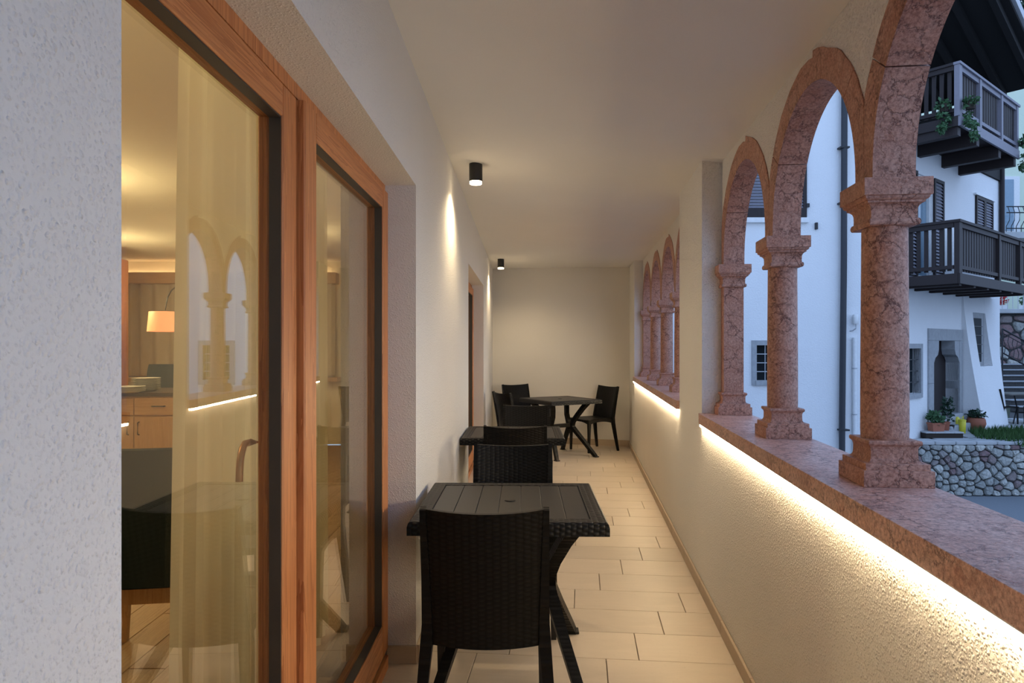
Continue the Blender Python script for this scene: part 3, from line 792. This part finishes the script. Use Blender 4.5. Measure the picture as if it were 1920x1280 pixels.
def framed_window(x0, x1, z0, z1, fw, nb, nv, rz, sill=True, dy=0.0, pane='glass_dark', bars='iron', frame='greystone'):
    m = MB()
    m.box(x0 - fw, x0, dy - .03, dy + .12, z0 - (fw if sill else 0), z1 + fw); m.box(x1, x1 + fw, dy - .03, dy + .12, z0 - (fw if sill else 0), z1 + fw)
    m.box(x0, x1, dy - .03, dy + .12, z1, z1 + fw); m.box(x0 - fw * .2, x1 + fw * .2, dy - .045, dy + .12, z0 - fw, z0 - .0002)
    w = m.build('window', frame, house, (0, 0, 0), rz)
    m = MB(); m.box(x0, x1, dy + .14, dy + .16, z0, z1); m.build('pane', pane, w)
    for k in range(nb):
        z = z0 + (z1 - z0) * (k + 1) / (nb + 1); m = MB(); m.box(x0, x1, dy + .03, dy + .048, z - .008, z + .008); m.build('bar', bars, w)
    for k in range(nv):
        x = x0 + (x1 - x0) * (k + 1) / (nv + 1); m = MB(); m.box(x - .006, x + .006, dy + .022, dy + .0295, z0, z1); m.build('bar', bars, w)
    return w
framed_window(-2.505, -1.961, .76, 1.451, .095, 3, 2, 0, bars='gutter')
framed_window(.95, 1.78, .44, 1.386, .10, 3, 2, FI, bars='iron')
def shutter(x0, x1, z0, z1, rz, n, d=.045, y=0.0, base=.0):
    m = MB(); w = .07
    m.box(x0, x0 + w, y - d, y, z0, z1); m.box(x1 - w, x1, y - d, y, z0, z1); m.box(x0 + w, x1 - w, y - d, y, z1 - w, z1); m.box(x0 + w, x1 - w, y - d, y, z0, z0 + w + base)
    s = m.build('shutter', 'brown', house, (0, 0, 0), rz)
    h = (z1 - z0 - 2 * w - base) / n; lv = MB()
    for k in range(n):
        z = z0 + w + base + h * k
        lv.add([(x0 + w, y - d + .004, z), (x1 - w, y - d + .004, z), (x1 - w, y - .004, z + h * .95), (x0 + w, y - .004, z + h * .95),
                (x0 + w, y - d + .012, z), (x1 - w, y - d + .012, z), (x1 - w, y + .001, z + h * .8), (x0 + w, y + .001, z + h * .8)],
               [(0, 1, 2, 3), (7, 6, 5, 4), (0, 4, 5, 1), (3, 2, 6, 7)])
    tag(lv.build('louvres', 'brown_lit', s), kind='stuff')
    hg = MB(); hg.box(x1 - .01, x1 + .05, y - d - .01, y - .005, z0 + (z1 - z0) * .14, z0 + (z1 - z0) * .19); hg.build('hinge', 'iron', s)
    return s
shutter(-2.75, -2.145, 3.95, 5.40, 0, 20, base=.12); shutter(-2.135, -1.53, 3.95, 5.40, 0, 20, base=.12)
m = MB(); m.box(-2.85, -1.50, -.08, .0, 3.85, 3.945); m.build('window_sill', 'whiteplast', house)
m = MB(); m.box(-1.36, -1.32, -.06, .0, 3.72, 3.85); m.build('shutter_stay', 'iron', house)
# french door and shutters on the lower balcony, closed shutters further right
m = MB(); m.box(1.6, 2.5, .10, .16, 2.78, 5.1); fd = m.build('balcony_door', 'glass_blue', house, (0, 0, 0), FI)
m = MB(); m.box(1.6, 1.68, .04, .0995, 2.78, 5.1); m.box(2.42, 2.5, .04, .0995, 2.78, 5.1); m.box(1.68, 2.42, .04, .0995, 5.0, 5.1); m.box(1.68, 2.42, .04, .0995, 2.78, 2.95); m.build('door_frame', 'whiteplast', fd)
shutter(1.03, 1.58, 2.78, 5.12, FI, 30); shutter(2.51, 3.08, 2.78, 5.12, FI, 30)
shutter(5.20, 5.82, 3.9, 5.12, FI, 16); shutter(5.83, 6.45, 3.9, 5.12, FI, 16)
m = MB(); m.box(5.1, 6.55, -.06, 0, 5.13, 5.17); m.build('window_hood', 'whiteplast', house, (0, 0, 0), FI)
# arched ground floor door in a grey stone surround with shoulders
m = MB(); q = .012
ds = m.add([], [])
def surround():
    ms = []
    for (x0, x1, z0, z1) in ((2.20, 2.48, -.5, .62), (2.20, 2.48, .625, 1.56), (4.05, 4.27, -.5, .62), (4.05, 4.27, .625, 1.56), (2.20, 3.24, 1.565, 1.82), (3.245, 4.27, 1.565, 1.82)):
        b = MB(); b.box(x0, x1, -.035, .32, z0, z1); ms.append(b)
    for sx, x in ((1, 2.48), (-1, 4.05)):
        b = MB(); pr = [(0, 1.05), (.10, 1.18), (.24, 1.24), (.30, 1.36), (.30, 1.5595), (0, 1.5595)]
        b.add([(x + sx * p, y, z) for y in (-.03, .25) for p, z in pr], [tuple(range(5, -1, -1)), tuple(range(6, 12))] + [(k, (k + 1) % 6, 6 + (k + 1) % 6, 6 + k) for k in range(6)]); ms.append(b)
    return ms
m = MB(); m.box(2.48, 4.05, .26, .31, -.3, 1.56); dr = m.build('entrance_door', 'brown', house, (0, 0, 0), FI)
for b in surround(): b.build('surround_stone', 'greystone', dr)
for k, (z1, dd) in enumerate(((-.32, .30), (-.10, .17))):
    m = MB(); m.cbox((3.30, -dd / 2 + .1, (z1 - .55) / 2), (.62 - .06 * k, dd / 2 + .1, (z1 + .55) / 2), .015); m.build('door_step', 'greystone', dr)
# battered buttress with a barred niche window
def bd(z): t = min(1, max(0, (z + .6) / 3.25)); return .03 + .45 * (1 - t) ** 1.35
def bend(z): return 6.05 + .70 * min(1, max(0, (z + .6) / 3.2))
def chunk(m, a0, a1, z0, z1):
    N = 8; vs = []
    for i in range(N + 1):
        z = z0 + (z1 - z0) * i / N; e = bend(z) if a1 is None else a1
        vs += [(a0, 0, z), (a0, -bd(z), z), (e, -bd(z), z), (e, 0, z)]
    fs = [(3, 2, 1, 0), (4 * N, 4 * N + 1, 4 * N + 2, 4 * N + 3)]
    for i in range(N): fs += [(4 * i + k, 4 * i + (k + 1) % 4, 4 * i + 4 + (k + 1) % 4, 4 * i + 4 + k) for k in range(4)]
    m.add(vs, fs)
m = MB(); chunk(m, 4.30, 4.85, -.6, 2.65); chunk(m, 5.75, None, -.6, 2.65); chunk(m, 4.85, 5.75, -.6, .95); chunk(m, 4.85, 5.75, 2.25, 2.65)
m.build('buttress', 'house', house, (0, 0, 0), FI)
m = MB(); m.box(4.85, 5.75, -.03, -.0005, .95, 2.25); nw = m.build('niche_window', 'greystone', house, (0, 0, 0), FI)
m = MB(); m.box(4.93, 5.55, -.036, -.0302, 1.05, 2.12); m.build('pane', 'glass_dark', nw)
for k in range(4):
    m = MB(); z = 1.25 + k * .22; m.box(4.93, 5.55, -.06, -.05, z, z + .018); m.build('bar', 'iron', nw)
# balconies
slat_f = MB().box(-.055, .055, -.012, .012, 0, .86).mesh('baluster', 'brown')
slat_s = MB().box(-.012, .012, -.036, .036, 0, .86).mesh('baluster', 'brown')
def balcony(a0, a1, zd, posts, beams, bh, rail_mat, bdepth, pitch):
    D = 1.1; m = MB(); m.box(a0, a1, -D, 0, zd - .06, zd); b = m.build('balcony', 'brown_x', house, (0, 0, 0), FI)
    m = MB(); m.box(a0 - .02, a1 + .02, -D - .04, -D - .0005, zd - .16, zd + .03); m.build('edge_board', rail_mat, b)
    m = MB(); m.box(a0 - .03, a0 - .0005, -D, 0, zd - .16, zd + .03); m.build('edge_board', 'brown_x', b)
    for x in posts:
        w = .055 if x != posts[0] else .075
        m = MB(); m.box(x - w, x + w, -D - .03, -D + .06, zd + .031, zd + 1.0); m.build('post', rail_mat, b)
    zz = zd + 1.0
    m = MB(); m.box(a0 - .05, a1 + .05, -D - .05, -D + .07, zz + .001, zz + .05); m.build('handrail', rail_mat, b)
    m = MB(); m.box(a0 - .05, a0 + .07, -D + .0705, 0, zz + .001, zz + .05); m.build('handrail', 'brown_x', b)
    for (z0, z1) in ((zd + .12, zd + .19), (zz - .09, zz - .001)):
        m = MB(); m.box(a0 + .08, a1, -D - .012, -D + .028, z0, z1); m.build('rail', rail_mat, b)
        m = MB(); m.box(a0 - .02, a0 + .03, -D + .07, 0, z0, z1); m.build('rail', 'brown_x', b)
    x = a0 + .16
    while x < a1 - .05:
        if all(abs(x - p) > .10 for p in posts): link('baluster', slat_f, b, (x, -D + .044, zd + .09))
        x += pitch
    y = -D + .16
    while y < -.05: link('baluster', slat_s, b, (a0 + .045, y, zd + .09)); y += .135
    for x in beams:
        m = MB(); m.box(x - bdepth / 2, x + bdepth / 2, -D + .02, 0, zd - .061 - bh, zd - .061); m.build('beam', 'brown_x', b)
    return b
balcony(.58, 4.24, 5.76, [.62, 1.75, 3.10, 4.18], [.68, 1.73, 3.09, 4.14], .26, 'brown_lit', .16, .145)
balcony(.57, 6.4, 2.78, [.62, 2.95, 4.40, 5.85], [.75, 1.55, 2.35, 3.15, 3.95, 4.75], .13, 'brown', .12, .150)
# near-black box under the eaves, roof, gutter
m = MB(); m.box(4.28, 7.2, -.05, 1.6, 5.75, 7.0); m.build('dark_upper_block', 'roofwood', house, (0, 0, 0), FI)
m = MB(); zr = lambda a: 8.49 - .37 * (a - 2.54)
def slab(m, a0, a1, y0, y1, t0, t1):
    m.add([(a, y, zr(a) + t) for t in (t0, t1) for (a, y) in ((a0, y0), (a1, y0), (a1, y1), (a0, y1))], [(3, 2, 1, 0), (4, 5, 6, 7), (0, 1, 5, 4), (1, 2, 6, 5), (2, 3, 7, 6), (3, 0, 4, 7)])
slab(m, .1, 5.3, -1.4, 6, 0, .2); rf2 = m.build('roof', 'roofwood', house, (0, 0, 0), FI)
m = MB(); slab(m, .1, 5.3, -1.47, -1.401, .06, .24); m.build('verge_gutter', 'gutter', rf2)
for k in range(6):
    m = MB(); slab(m, .1, 5.3, -1.25 + k * .62, -1.13 + k * .62, -.16, -.0005); m.build('rafter', 'roofwood', rf2)
# downpipes, wall lamp, conduit
m = MB(); m.tube([(-.80, -.09, 11.2), (-.83, -.09, 3.0), (-.865, -.09, -.15), (-.88, -.12, -.62)], .057, 12); dp = m.build('downpipe', 'pipe', house, smooth=True)
for z in (5.3, 4.22, -.2):
    m = MB(); m.box(-.92, -.74, -.15, -.001, z - .015, z + .015); m.build('pipe_clamp', 'iron', dp)
m = MB(); m.tube([(7.02, -.07, 8.0), (7.02, -.07, 4.35), (7.0, -.05, 4.0)], .06, 10); m.build('downpipe', 'brown', house, (0, 0, 0), FI, True)
m = MB(); m.tube([(-.60, -.05, 1.60), (-.60, -.05, -.66)], .042, 12); cd = m.build('conduit', 'whiteplast', house, smooth=True)
for z in (1.0, .1):
    m = MB(); m.lathe([(.048, z - .01), (.048, z + .01)], 12, (-.60, -.05, 0)); m.build('pipe_joint', 'gutter', cd)
m = MB(); m.lathe([(.045, 0), (.058, .02), (.058, .17), (.05, .19)], 16, (-.59, -.08, 1.86)); wl = m.build('wall_lamp', 'whiteplast', house, smooth=True)
m = MB(); m.tube([(-.59, -.08, 1.86), (-.59, -.08, 1.78), (-.62, -.03, 1.74), (-.67, -.005, 1.73)], .012, 6); m.build('lamp_bracket', 'gutter', wl)

# terrace with flagstones
m = MB(); m.prism([(7.32, 13.9), (22, 13.9), (22, 30), (13.4, 18.4)], -1.6, -.53)
ter = struct(m.build('terrace', 'mortar')); ter['label'] = 'paved terrace in front of the white house'
r = random.Random(11)
y = 13.9; 
while y < 18.2:
    dy = r.uniform(.42, .62); x = 7.4 + r.uniform(-.3, 0)
    while x < 15.5:
        dx = r.uniform(.45, .9); cx, cy = x + dx / 2, y + dy / 2
        dd = (Vector((cx, cy, 0)) - Vector((HX, HY, 0))).dot(N2)
        if dd > .12:
            m = MB(); j = lambda: r.uniform(-.035, .035)
            m.prism([(x + .02 + abs(j()), y + .02 + abs(j())), (x + dx - .02 + j() * .3, y + .02 + abs(j())), (x + dx - .02 - abs(j()), y + dy - .02 - abs(j())), (x + .02 + abs(j()), y + dy - .02 - abs(j()))], -.55, -.5 + r.uniform(-.008, .008))
            m.build('flagstone', 'flag', ter)
        x += dx
    y += dy
m = MB(); m.cbox((6.65, 13.12, -1.15), (.68, .27, .45), .05); tag(m.build('stone_ledge', 'greystone'), 'low grey stone ledge at the foot of the white house wall below the downpipe', 'ledge')

# rubble stones
def rubble(parent, x0, x1, z0, z1, y, rmin, rmax, seed, squash=1.3):
    """irregular stones fitted together: weighted Voronoi cells, each shrunk, rounded and bulged"""
    r = random.Random(seed); pts = []
    for k in range(6000):
        rad = rmin + (rmax - rmin) * (1 - k / 6000) ** 2 * r.random() if k < 3000 else rmin
        x, z = r.uniform(x0, x1), r.uniform(z0, z1)
        if all(((x - a) / squash) ** 2 + (z - b) ** 2 > (rad + c) ** 2 * .86 for a, b, c in pts): pts.append((x, z, rad))
    for (x, z, rad) in pts:
        poly = [(max(x0, x - .6) , max(z0, z - .6)), (min(x1, x + .6), max(z0, z - .6)), (min(x1, x + .6), min(z1, z + .6)), (max(x0, x - .6), min(z1, z + .6))]
        for (a, b, c) in pts:
            dx, dz = a - x, b - z; d2 = dx * dx + dz * dz
            if d2 < 1e-9 or d2 > 1.0: continue
            f = rad / (rad + c); mx, mz = x + dx * f, z + dz * f; out = []
            for i in range(len(poly)):
                p, q = poly[i - 1], poly[i]
                sp = (p[0] - mx) * dx + (p[1] - mz) * dz; sq = (q[0] - mx) * dx + (q[1] - mz) * dz
                if (sp < 0) != (sq < 0):
                    t = sp / (sp - sq); out.append((p[0] + (q[0] - p[0]) * t, p[1] + (q[1] - p[1]) * t))
                if sq < 0: out.append(q)
            poly = out
            if len(poly) < 3: break
        if len(poly) < 3: continue
        cx = sum(p[0] for p in poly) / len(poly); cz = sum(p[1] for p in poly) / len(poly)
        size = max(math.hypot(p[0] - cx, p[1] - cz) for p in poly)
        if size < rmin * .5: continue
        gap = .010 * rmin / .05; pl = []
        for i in range(len(poly)):                      # cut the corners
            p, q = poly[i], poly[(i + 1) % len(poly)]
            if math.hypot(p[0] - q[0], p[1] - q[1]) < .012: pl.append(((p[0] + q[0]) / 2, (p[1] + q[1]) / 2)); continue
            e = r.uniform(.16, .26); pl.append((p[0] + (q[0] - p[0]) * e, p[1] + (q[1] - p[1]) * e)); pl.append((q[0] + (p[0] - q[0]) * e, q[1] + (p[1] - q[1]) * e))
        n = len(pl); o = []
        for p in pl:
            dx, dz = p[0] - cx, p[1] - cz; l = math.hypot(dx, dz) + 1e-6; k = max(.2, (l - gap) / l) * r.uniform(.96, 1.0); o.append((dx * k, dz * k))
        d = r.uniform(.05, .085) * (rmax / .1) ** .5
        vs = [(a, .06, b) for a, b in o] + [(a, -d * .4, b) for a, b in o] + [(a * .74 + r.uniform(-.004, .004), -d * r.uniform(.8, 1.1), b * .74) for a, b in o] + [(0, -d * r.uniform(.9, 1.05), 0)]
        fs = [(b + k, b + (k + 1) % n, b + n + (k + 1) % n, b + n + k) for b in (0, n) for k in range(n)] + [(2 * n + k, 2 * n + (k + 1) % n, 3 * n) for k in range(n)]
        MB().add(vs, fs).build('stone', 'rubble', parent, (cx, y, cz))
rw_ = thing('rubble_retaining_wall', 'rough rubble stone retaining wall of the terrace, below the flower pots', 'stone wall', (7.5, 13.85, -1.6))
m = MB(); m.box(-.2, 6.5, 0, .3, 0, 1.06); m.build('mortar_core', 'mortar', rw_)
rubble(rw_, 0, 4.6, 0.0, 1.04, -.005, .048, .10, 5)
for i in range(9):
    m = MB(); w = .42; m.cbox((-.2 + (i + .5) * w, .12, 1.07), (w / 2 - .006, .17, .035), .012); m.build('coping_stone', 'flag', rw_)

# grass on the terrace edge
r = random.Random(21); m = MB()
def inpoly(x, y, p):
    c = False
    for i in range(len(p)):
        a, b = p[i], p[i - 1]
        if (a[1] > y) != (b[1] > y) and x < (b[0] - a[0]) * (y - a[1]) / (b[1] - a[1]) + a[0]: c = not c
    return c
gp = [(10.35, 15.5), (13.4, 16.2), (13.4, 13.66), (10.2, 13.68), (9.75, 14.3)]
n = 0
while n < 5200:
    x, y = r.uniform(9.6, 13.4), r.uniform(13.62, 16.2)
    if not inpoly(x, y, gp): continue
    n += 1; h = r.uniform(.08, .2); a = r.uniform(0, 2 * PI); w = .012
    ox, oy = math.cos(a) * w, math.sin(a) * w; lx_, ly_ = r.uniform(-.07, .07), r.uniform(-.10, .03)
    z = -.51; hang = .22 * max(0, (13.95 - y) / .3) * max(0, min(1, (x - 9.9) / .8)); 
    m.add([(x - ox, y - oy, z - hang), (x + ox, y + oy, z - hang), (x + lx_, y + ly_, z + h - hang)], [(0, 1, 2)])
tag(m.build('grass', 'grass'), 'strip of green grass on the terrace edge above the rubble wall', 'grass', None, 'stuff')

# leaves helper
def leaves(m, c, rad, n, size, r, droop=0.0, flat=.8):
    for _ in range(n):
        while True:
            p = Vector((r.uniform(-1, 1), r.uniform(-1, 1), r.uniform(-1, 1)))
            if p.length < 1: break
        p = Vector((p.x * rad[0], p.y * rad[1], p.z * rad[2])) + Vector(c)
        d = Vector((r.uniform(-1, 1), r.uniform(-1, 1), r.uniform(-.6, .9) - droop)).normalized(); s = size * r.uniform(.6, 1.3)
        e = d.cross(Vector((r.uniform(-1, 1), r.uniform(-1, 1), r.uniform(-1, 1)))).normalized() * s * .32; up = d.cross(e).normalized() * s * .1
        m.add([p, p + d * s * .5 + e + up, p + d * s, p + d * s * .5 - e + up], [(0, 1, 2), (0, 2, 3)])
r = random.Random(31)
# board with planters, cans and pot
T0 = -.5
t = thing('wooden_platform', 'low wooden platform on the terrace carrying the terracotta boxes', 'platform', (9.10, 14.60, T0))
m = MB()
for i in range(4):
    b = MB(); b.cbox((-.30 + i * .20, 0, .115), (.0985, .26, .014), .003); b.build('plank', 'flag', t)
m = MB(); m.box(-.39, .39, -.24, .24, .0, .10); m.build('frame', 'soil', t)
def planter(x, y, z, w, d, h, label, rz, n, grp=None):
    t = thing('terracotta_planter', label, 'planter', (x, y, z), rz, grp)
    m = MB(); a, b = .86, 1.0
    m.add([(sx * w / 2 * k, sy * d / 2 * k, zz) for k, zz in ((a, 0), (b, h)) for sx, sy in ((-1, -1), (1, -1), (1, 1), (-1, 1))], [(3, 2, 1, 0), (0, 1, 5, 4), (1, 2, 6, 5), (2, 3, 7, 6), (3, 0, 4, 7)])
    m.build('box', 'terracotta', t)
    m = MB(); m.lathe([(1, h - .03), (1.06, h - .03), (1.06, h), (.92, h), (.92, h - .02)], square=True, cap=False)
    m.v = [(q[0] * w / 2, q[1] * d / 2, q[2]) for q in m.v]; m.build('rim', 'terracotta', t)
    m = MB(); m.box(-w / 2 * .9, w / 2 * .9, -d / 2 * .9, d / 2 * .9, h - .05, h - .025); m.build('soil', 'soil', t)
    if n:
        m = MB(); leaves(m, (0, 0, h + .09), (w * .55, d * .8, .12), n, .11, r); m.build('foliage', 'leaf', t)
    return t
planter(9.02, 14.52, T0 + .13, .30, .17, .18, 'terracotta flower box with green plants at the front of the platform', .15, 130, 'terracotta flower boxes')
planter(9.27, 14.70, T0 + .13, .26, .17, .18, 'terracotta flower box behind, beside the yellow cans', -.5, 0, 'terracotta flower boxes')
t = thing('potted_shrub', 'thin leafy dark shrub rising behind the terracotta boxes', 'plant', (9.62, 15.05, T0))
m = MB(); m.lathe([(.09, 0), (.12, .2), (.11, .2), (.10, .17)], 14); m.build('pot', 'soil', t)
m = MB(); leaves(m, (0, 0, .52), (.12, .12, .30), 120, .10, r); m.build('foliage', 'leaf_dark', t)
def can(x, y, label, lid):
    t = thing('yellow_can', label, 'can', (x, y, T0), 0, 'yellow cans by the platform')
    MB().lathe([(.062, 0), (.066, .01), (.074, .27), (.070, .28)], 20).build('body', 'yellow', t, smooth=True)
    if lid:
        MB().lathe([(.078, .275), (.078, .295), (.06, .305), (.02, .31)], 20).build('lid', 'yellow', t, smooth=True)
        m = MB(); m.tube([(-.03, 0, .305), (-.025, 0, .35), (.025, 0, .35), (.03, 0, .305)], .008, 6); m.build('handle', 'yellow', t)
    else:
        MB().lathe([(.070, .28), (.05, .32), (.03, .34)], 16).build('neck', 'yellow', t, smooth=True)
        m = MB(); m.tube([(.06, 0, .1), (.13, 0, .25), (.15, 0, .36)], .012, 6); m.build('spout', 'yellow', t)
can(10.01, 15.18, 'yellow can with a lid standing in front of the other yellow can', True)
can(10.06, 15.44, 'yellow can standing behind, nearer the house door', False)
t = thing('round_pot', 'round terracotta pot with a leafy dark plant by the buttress', 'plant pot', (10.70, 15.74, T0))
MB().lathe([(.12, 0), (.17, .06), (.20, .15), (.185, .25), (.165, .28), (.17, .29), (.15, .29), (.15, .26)], 24).build('pot', 'terracotta', t, smooth=True)
m = MB(); leaves(m, (0, 0, .36), (.18, .18, .09), 130, .09, r); m.build('foliage', 'leaf_dark', t)

# terrace table and chairs
t = thing('garden_table', 'grey garden table with bent metal legs on the terrace', 'table', (13.15, 17.35, T0))
m = MB(); m.cbox((0, 0, .73), (.75, .40, .018), .005); m.build('tabletop', 'track', t)
for sx in (-1, 1):
    for sy in (-1, 1):
        m = MB(); m.tube([(sx * .62, sy * .32, .712), (sx * .50, sy * .25, .40), (sx * .62, sy * .30, .06), (sx * .66, sy * .34, .0)], .018, 8); m.build('leg', 'iron', t)
for (x, y, f, lab) in ((12.32, 17.12, (1, .15), 'dark chair on the terrace beside the buttress, left of the garden table'),
                       (12.95, 16.78, (.1, 1), 'dark chair on the terrace in front of the garden table'),):
    o = copy_tree(chair0); o['label'] = lab; o['group'] = 'dark chairs on the terrace'; place_chair(o, x, y, f); o.location.z = T0

# hanging plants on the upper balcony
def trail(a, d, z, w, h, label):
    p = w2(a, d, z); t = thing('trailing_plant', label, 'plant', p, FI, 'trailing balcony plants')
    m = MB(); m.lathe([(.07, -.02), (.09, .12), (.08, .12)], 12); m.build('pot', 'soil', t)
    m = MB(); leaves(m, (0, 0, .1), (w, w, .12), 90, .09, r); 
    for k in range(5): leaves(m, (r.uniform(-w, w) * .7, r.uniform(-w, w) * .7, -h * (k + 1) / 6), (w * .5, w * .5, h * .16), 34, .08, r, .8)
    m.build('foliage', 'leaf', t); return t
trail(.50, .88, 5.92, .12, .42, 'trailing plant on the side of the upper balcony, left of the corner post')
trail(.72, 1.26, 5.92, .11, .62, 'longest trailing plant hanging at the corner of the upper balcony')
trail(4.22, 1.26, 5.85, .12, .55, 'trailing plant at the far right end of the upper balcony')

# stairs, rubble wall and the yellow house further back
t = thing('outdoor_stairs', 'stone outdoor stairs beyond the corner of the white house', 'stairs', (15.6, 20.25, T0))
for k in range(8):
    m = MB(); m.cbox((1.2, k * .32 + .02, .068 + k * .17), (1.86, .18, .068), .008); m.build('riser', 'mortar', t)
    m = MB(); m.cbox((1.2, k * .32, .155 + k * .17), (1.9, .21, .017), .006); m.build('step', 'greystone', t)
t = thing('stair_railing', 'black wrought iron railing sloping along the outdoor stairs', 'railing', (14.4, 20.05, T0))
zr_ = lambda x: 2.45 - .55 * x
for dz, rad, nm in ((0, .026, 'handrail'), (-.12, .012, 'lower_rail'), (-.70, .022, 'lower_rail')):
    m = MB(); m.tube([(0, 0, zr_(0) + dz), (2.3, 0, zr_(2.3) + dz)], rad, 8); m.build(nm, 'iron', t)
for k in range(18):
    x = .06 + k * .13; z0 = zr_(x)
    m = MB(); m.tube([(x, 0, z0 - .69), (x + .035, 0, z0 - .48), (x - .03, 0, z0 - .28), (x, 0, z0 - .12)], .010, 6); m.build('baluster', 'iron', t)
for x in (0, 1.15, 2.3):
    m = MB(); m.tube([(x, 0, 0), (x, 0, zr_(x))], .024, 6); m.build('post', 'iron', t)
t = thing('rubble_garden_wall', 'rubble stone wall behind the outdoor stairs', 'stone wall', (15.0, 23.2, T0))
m = MB(); m.box(0, 8, 0, .4, 0, 3.05); m.build('mortar_core', 'mortar', t)
rubble(t, 0.4, 4.2, .3, 3.0, -.005, .13, .24, 8)
m = MB(); m.cbox((4, .1, 3.12), (4.1, .45, .07), .01); m.build('coping', 'flag', t)
t = thing('garden_railing', 'pale metal railing on top of the rubble garden wall', 'railing', (15.0, 23.2, 2.7))
for k in range(26):
    m = MB(); m.tube([(.4 + k * .18, 0, 0), (.4 + k * .18, 0, .8)], .012, 6); m.build('baluster', 'gutter', t)
m = MB(); m.tube([(.3, 0, .8), (5.0, 0, .8)], .02, 6); m.build('handrail', 'gutter', t)
for k, (x, c, lab) in enumerate(((16.7, 'red', 'red flowering plant on the rubble garden wall'), (17.75, 'leaf', 'green plant on the rubble garden wall at the picture edge'))):
    tt = thing('flower_trough', lab, 'plant', (x, 23.45, 2.69)); m = MB(); m.box(-.25, .25, -.1, .1, 0, .16); m.build('trough', 'whiteplast', tt)
    m = MB(); leaves(m, (0, 0, .3), (.3, .14, .2), 150, .1, r); m.build('foliage', c, tt)
t = thing('yellow_house', 'pale yellow green house behind the white one, with an iron balcony', 'house', (18.5, 27, -1.6))
m = MB(); m.box(0, 9, 0, 6, 0, 14); m.build('wall', 'house_y', t)
m = MB(); m.box(.75, 1.55, -.05, -.0005, 7.5, 9.75); w = m.build('balcony_window', 'whiteplast', t)
m = MB(); m.box(.85, 1.30, -.07, -.0505, 7.6, 9.62); m.build('pane', 'glass_blue', w)
m = MB(); m.box(.2, 7, -1.1, -.0005, 7.15, 7.38); m.build('balcony_slab', 'flag', t)
for z in (8.35, 8.12, 7.52):
    m = MB(); m.tube([(.3, -1.05, z), (7, -1.05, z)], .022, 6); m.build('balcony_rail', 'iron', t)
for k in range(34):
    x = .35 + k * .19; m = MB(); m.tube([(x, -1.05, 8.35), (x + .02, -1.12, 8.1), (x - .05, -1.2, 7.8), (x - .06, -1.05, 7.6), (x - .06, -1.05, 7.39)], .014, 6); m.build('baluster', 'iron', t)
t = thing('hillside_tree', 'dark green tree on the slope behind the roofs', 'tree', (26.2, 36, -1.6))
m = MB(); m.tube([(0, 0, 0), (.2, 0, 8), (0, .2, 16)], [.4, .3, .15], 10); m.build('trunk', 'brown', t)
m = MB()
for k in range(16): leaves(m, (r.uniform(-3.5, 3.5), r.uniform(-2, 2), 16.5 + r.uniform(-3, 7)), (1.8, 1.8, 1.5), 380, .42, r)
m.build('crown', 'leaf_dark', t)
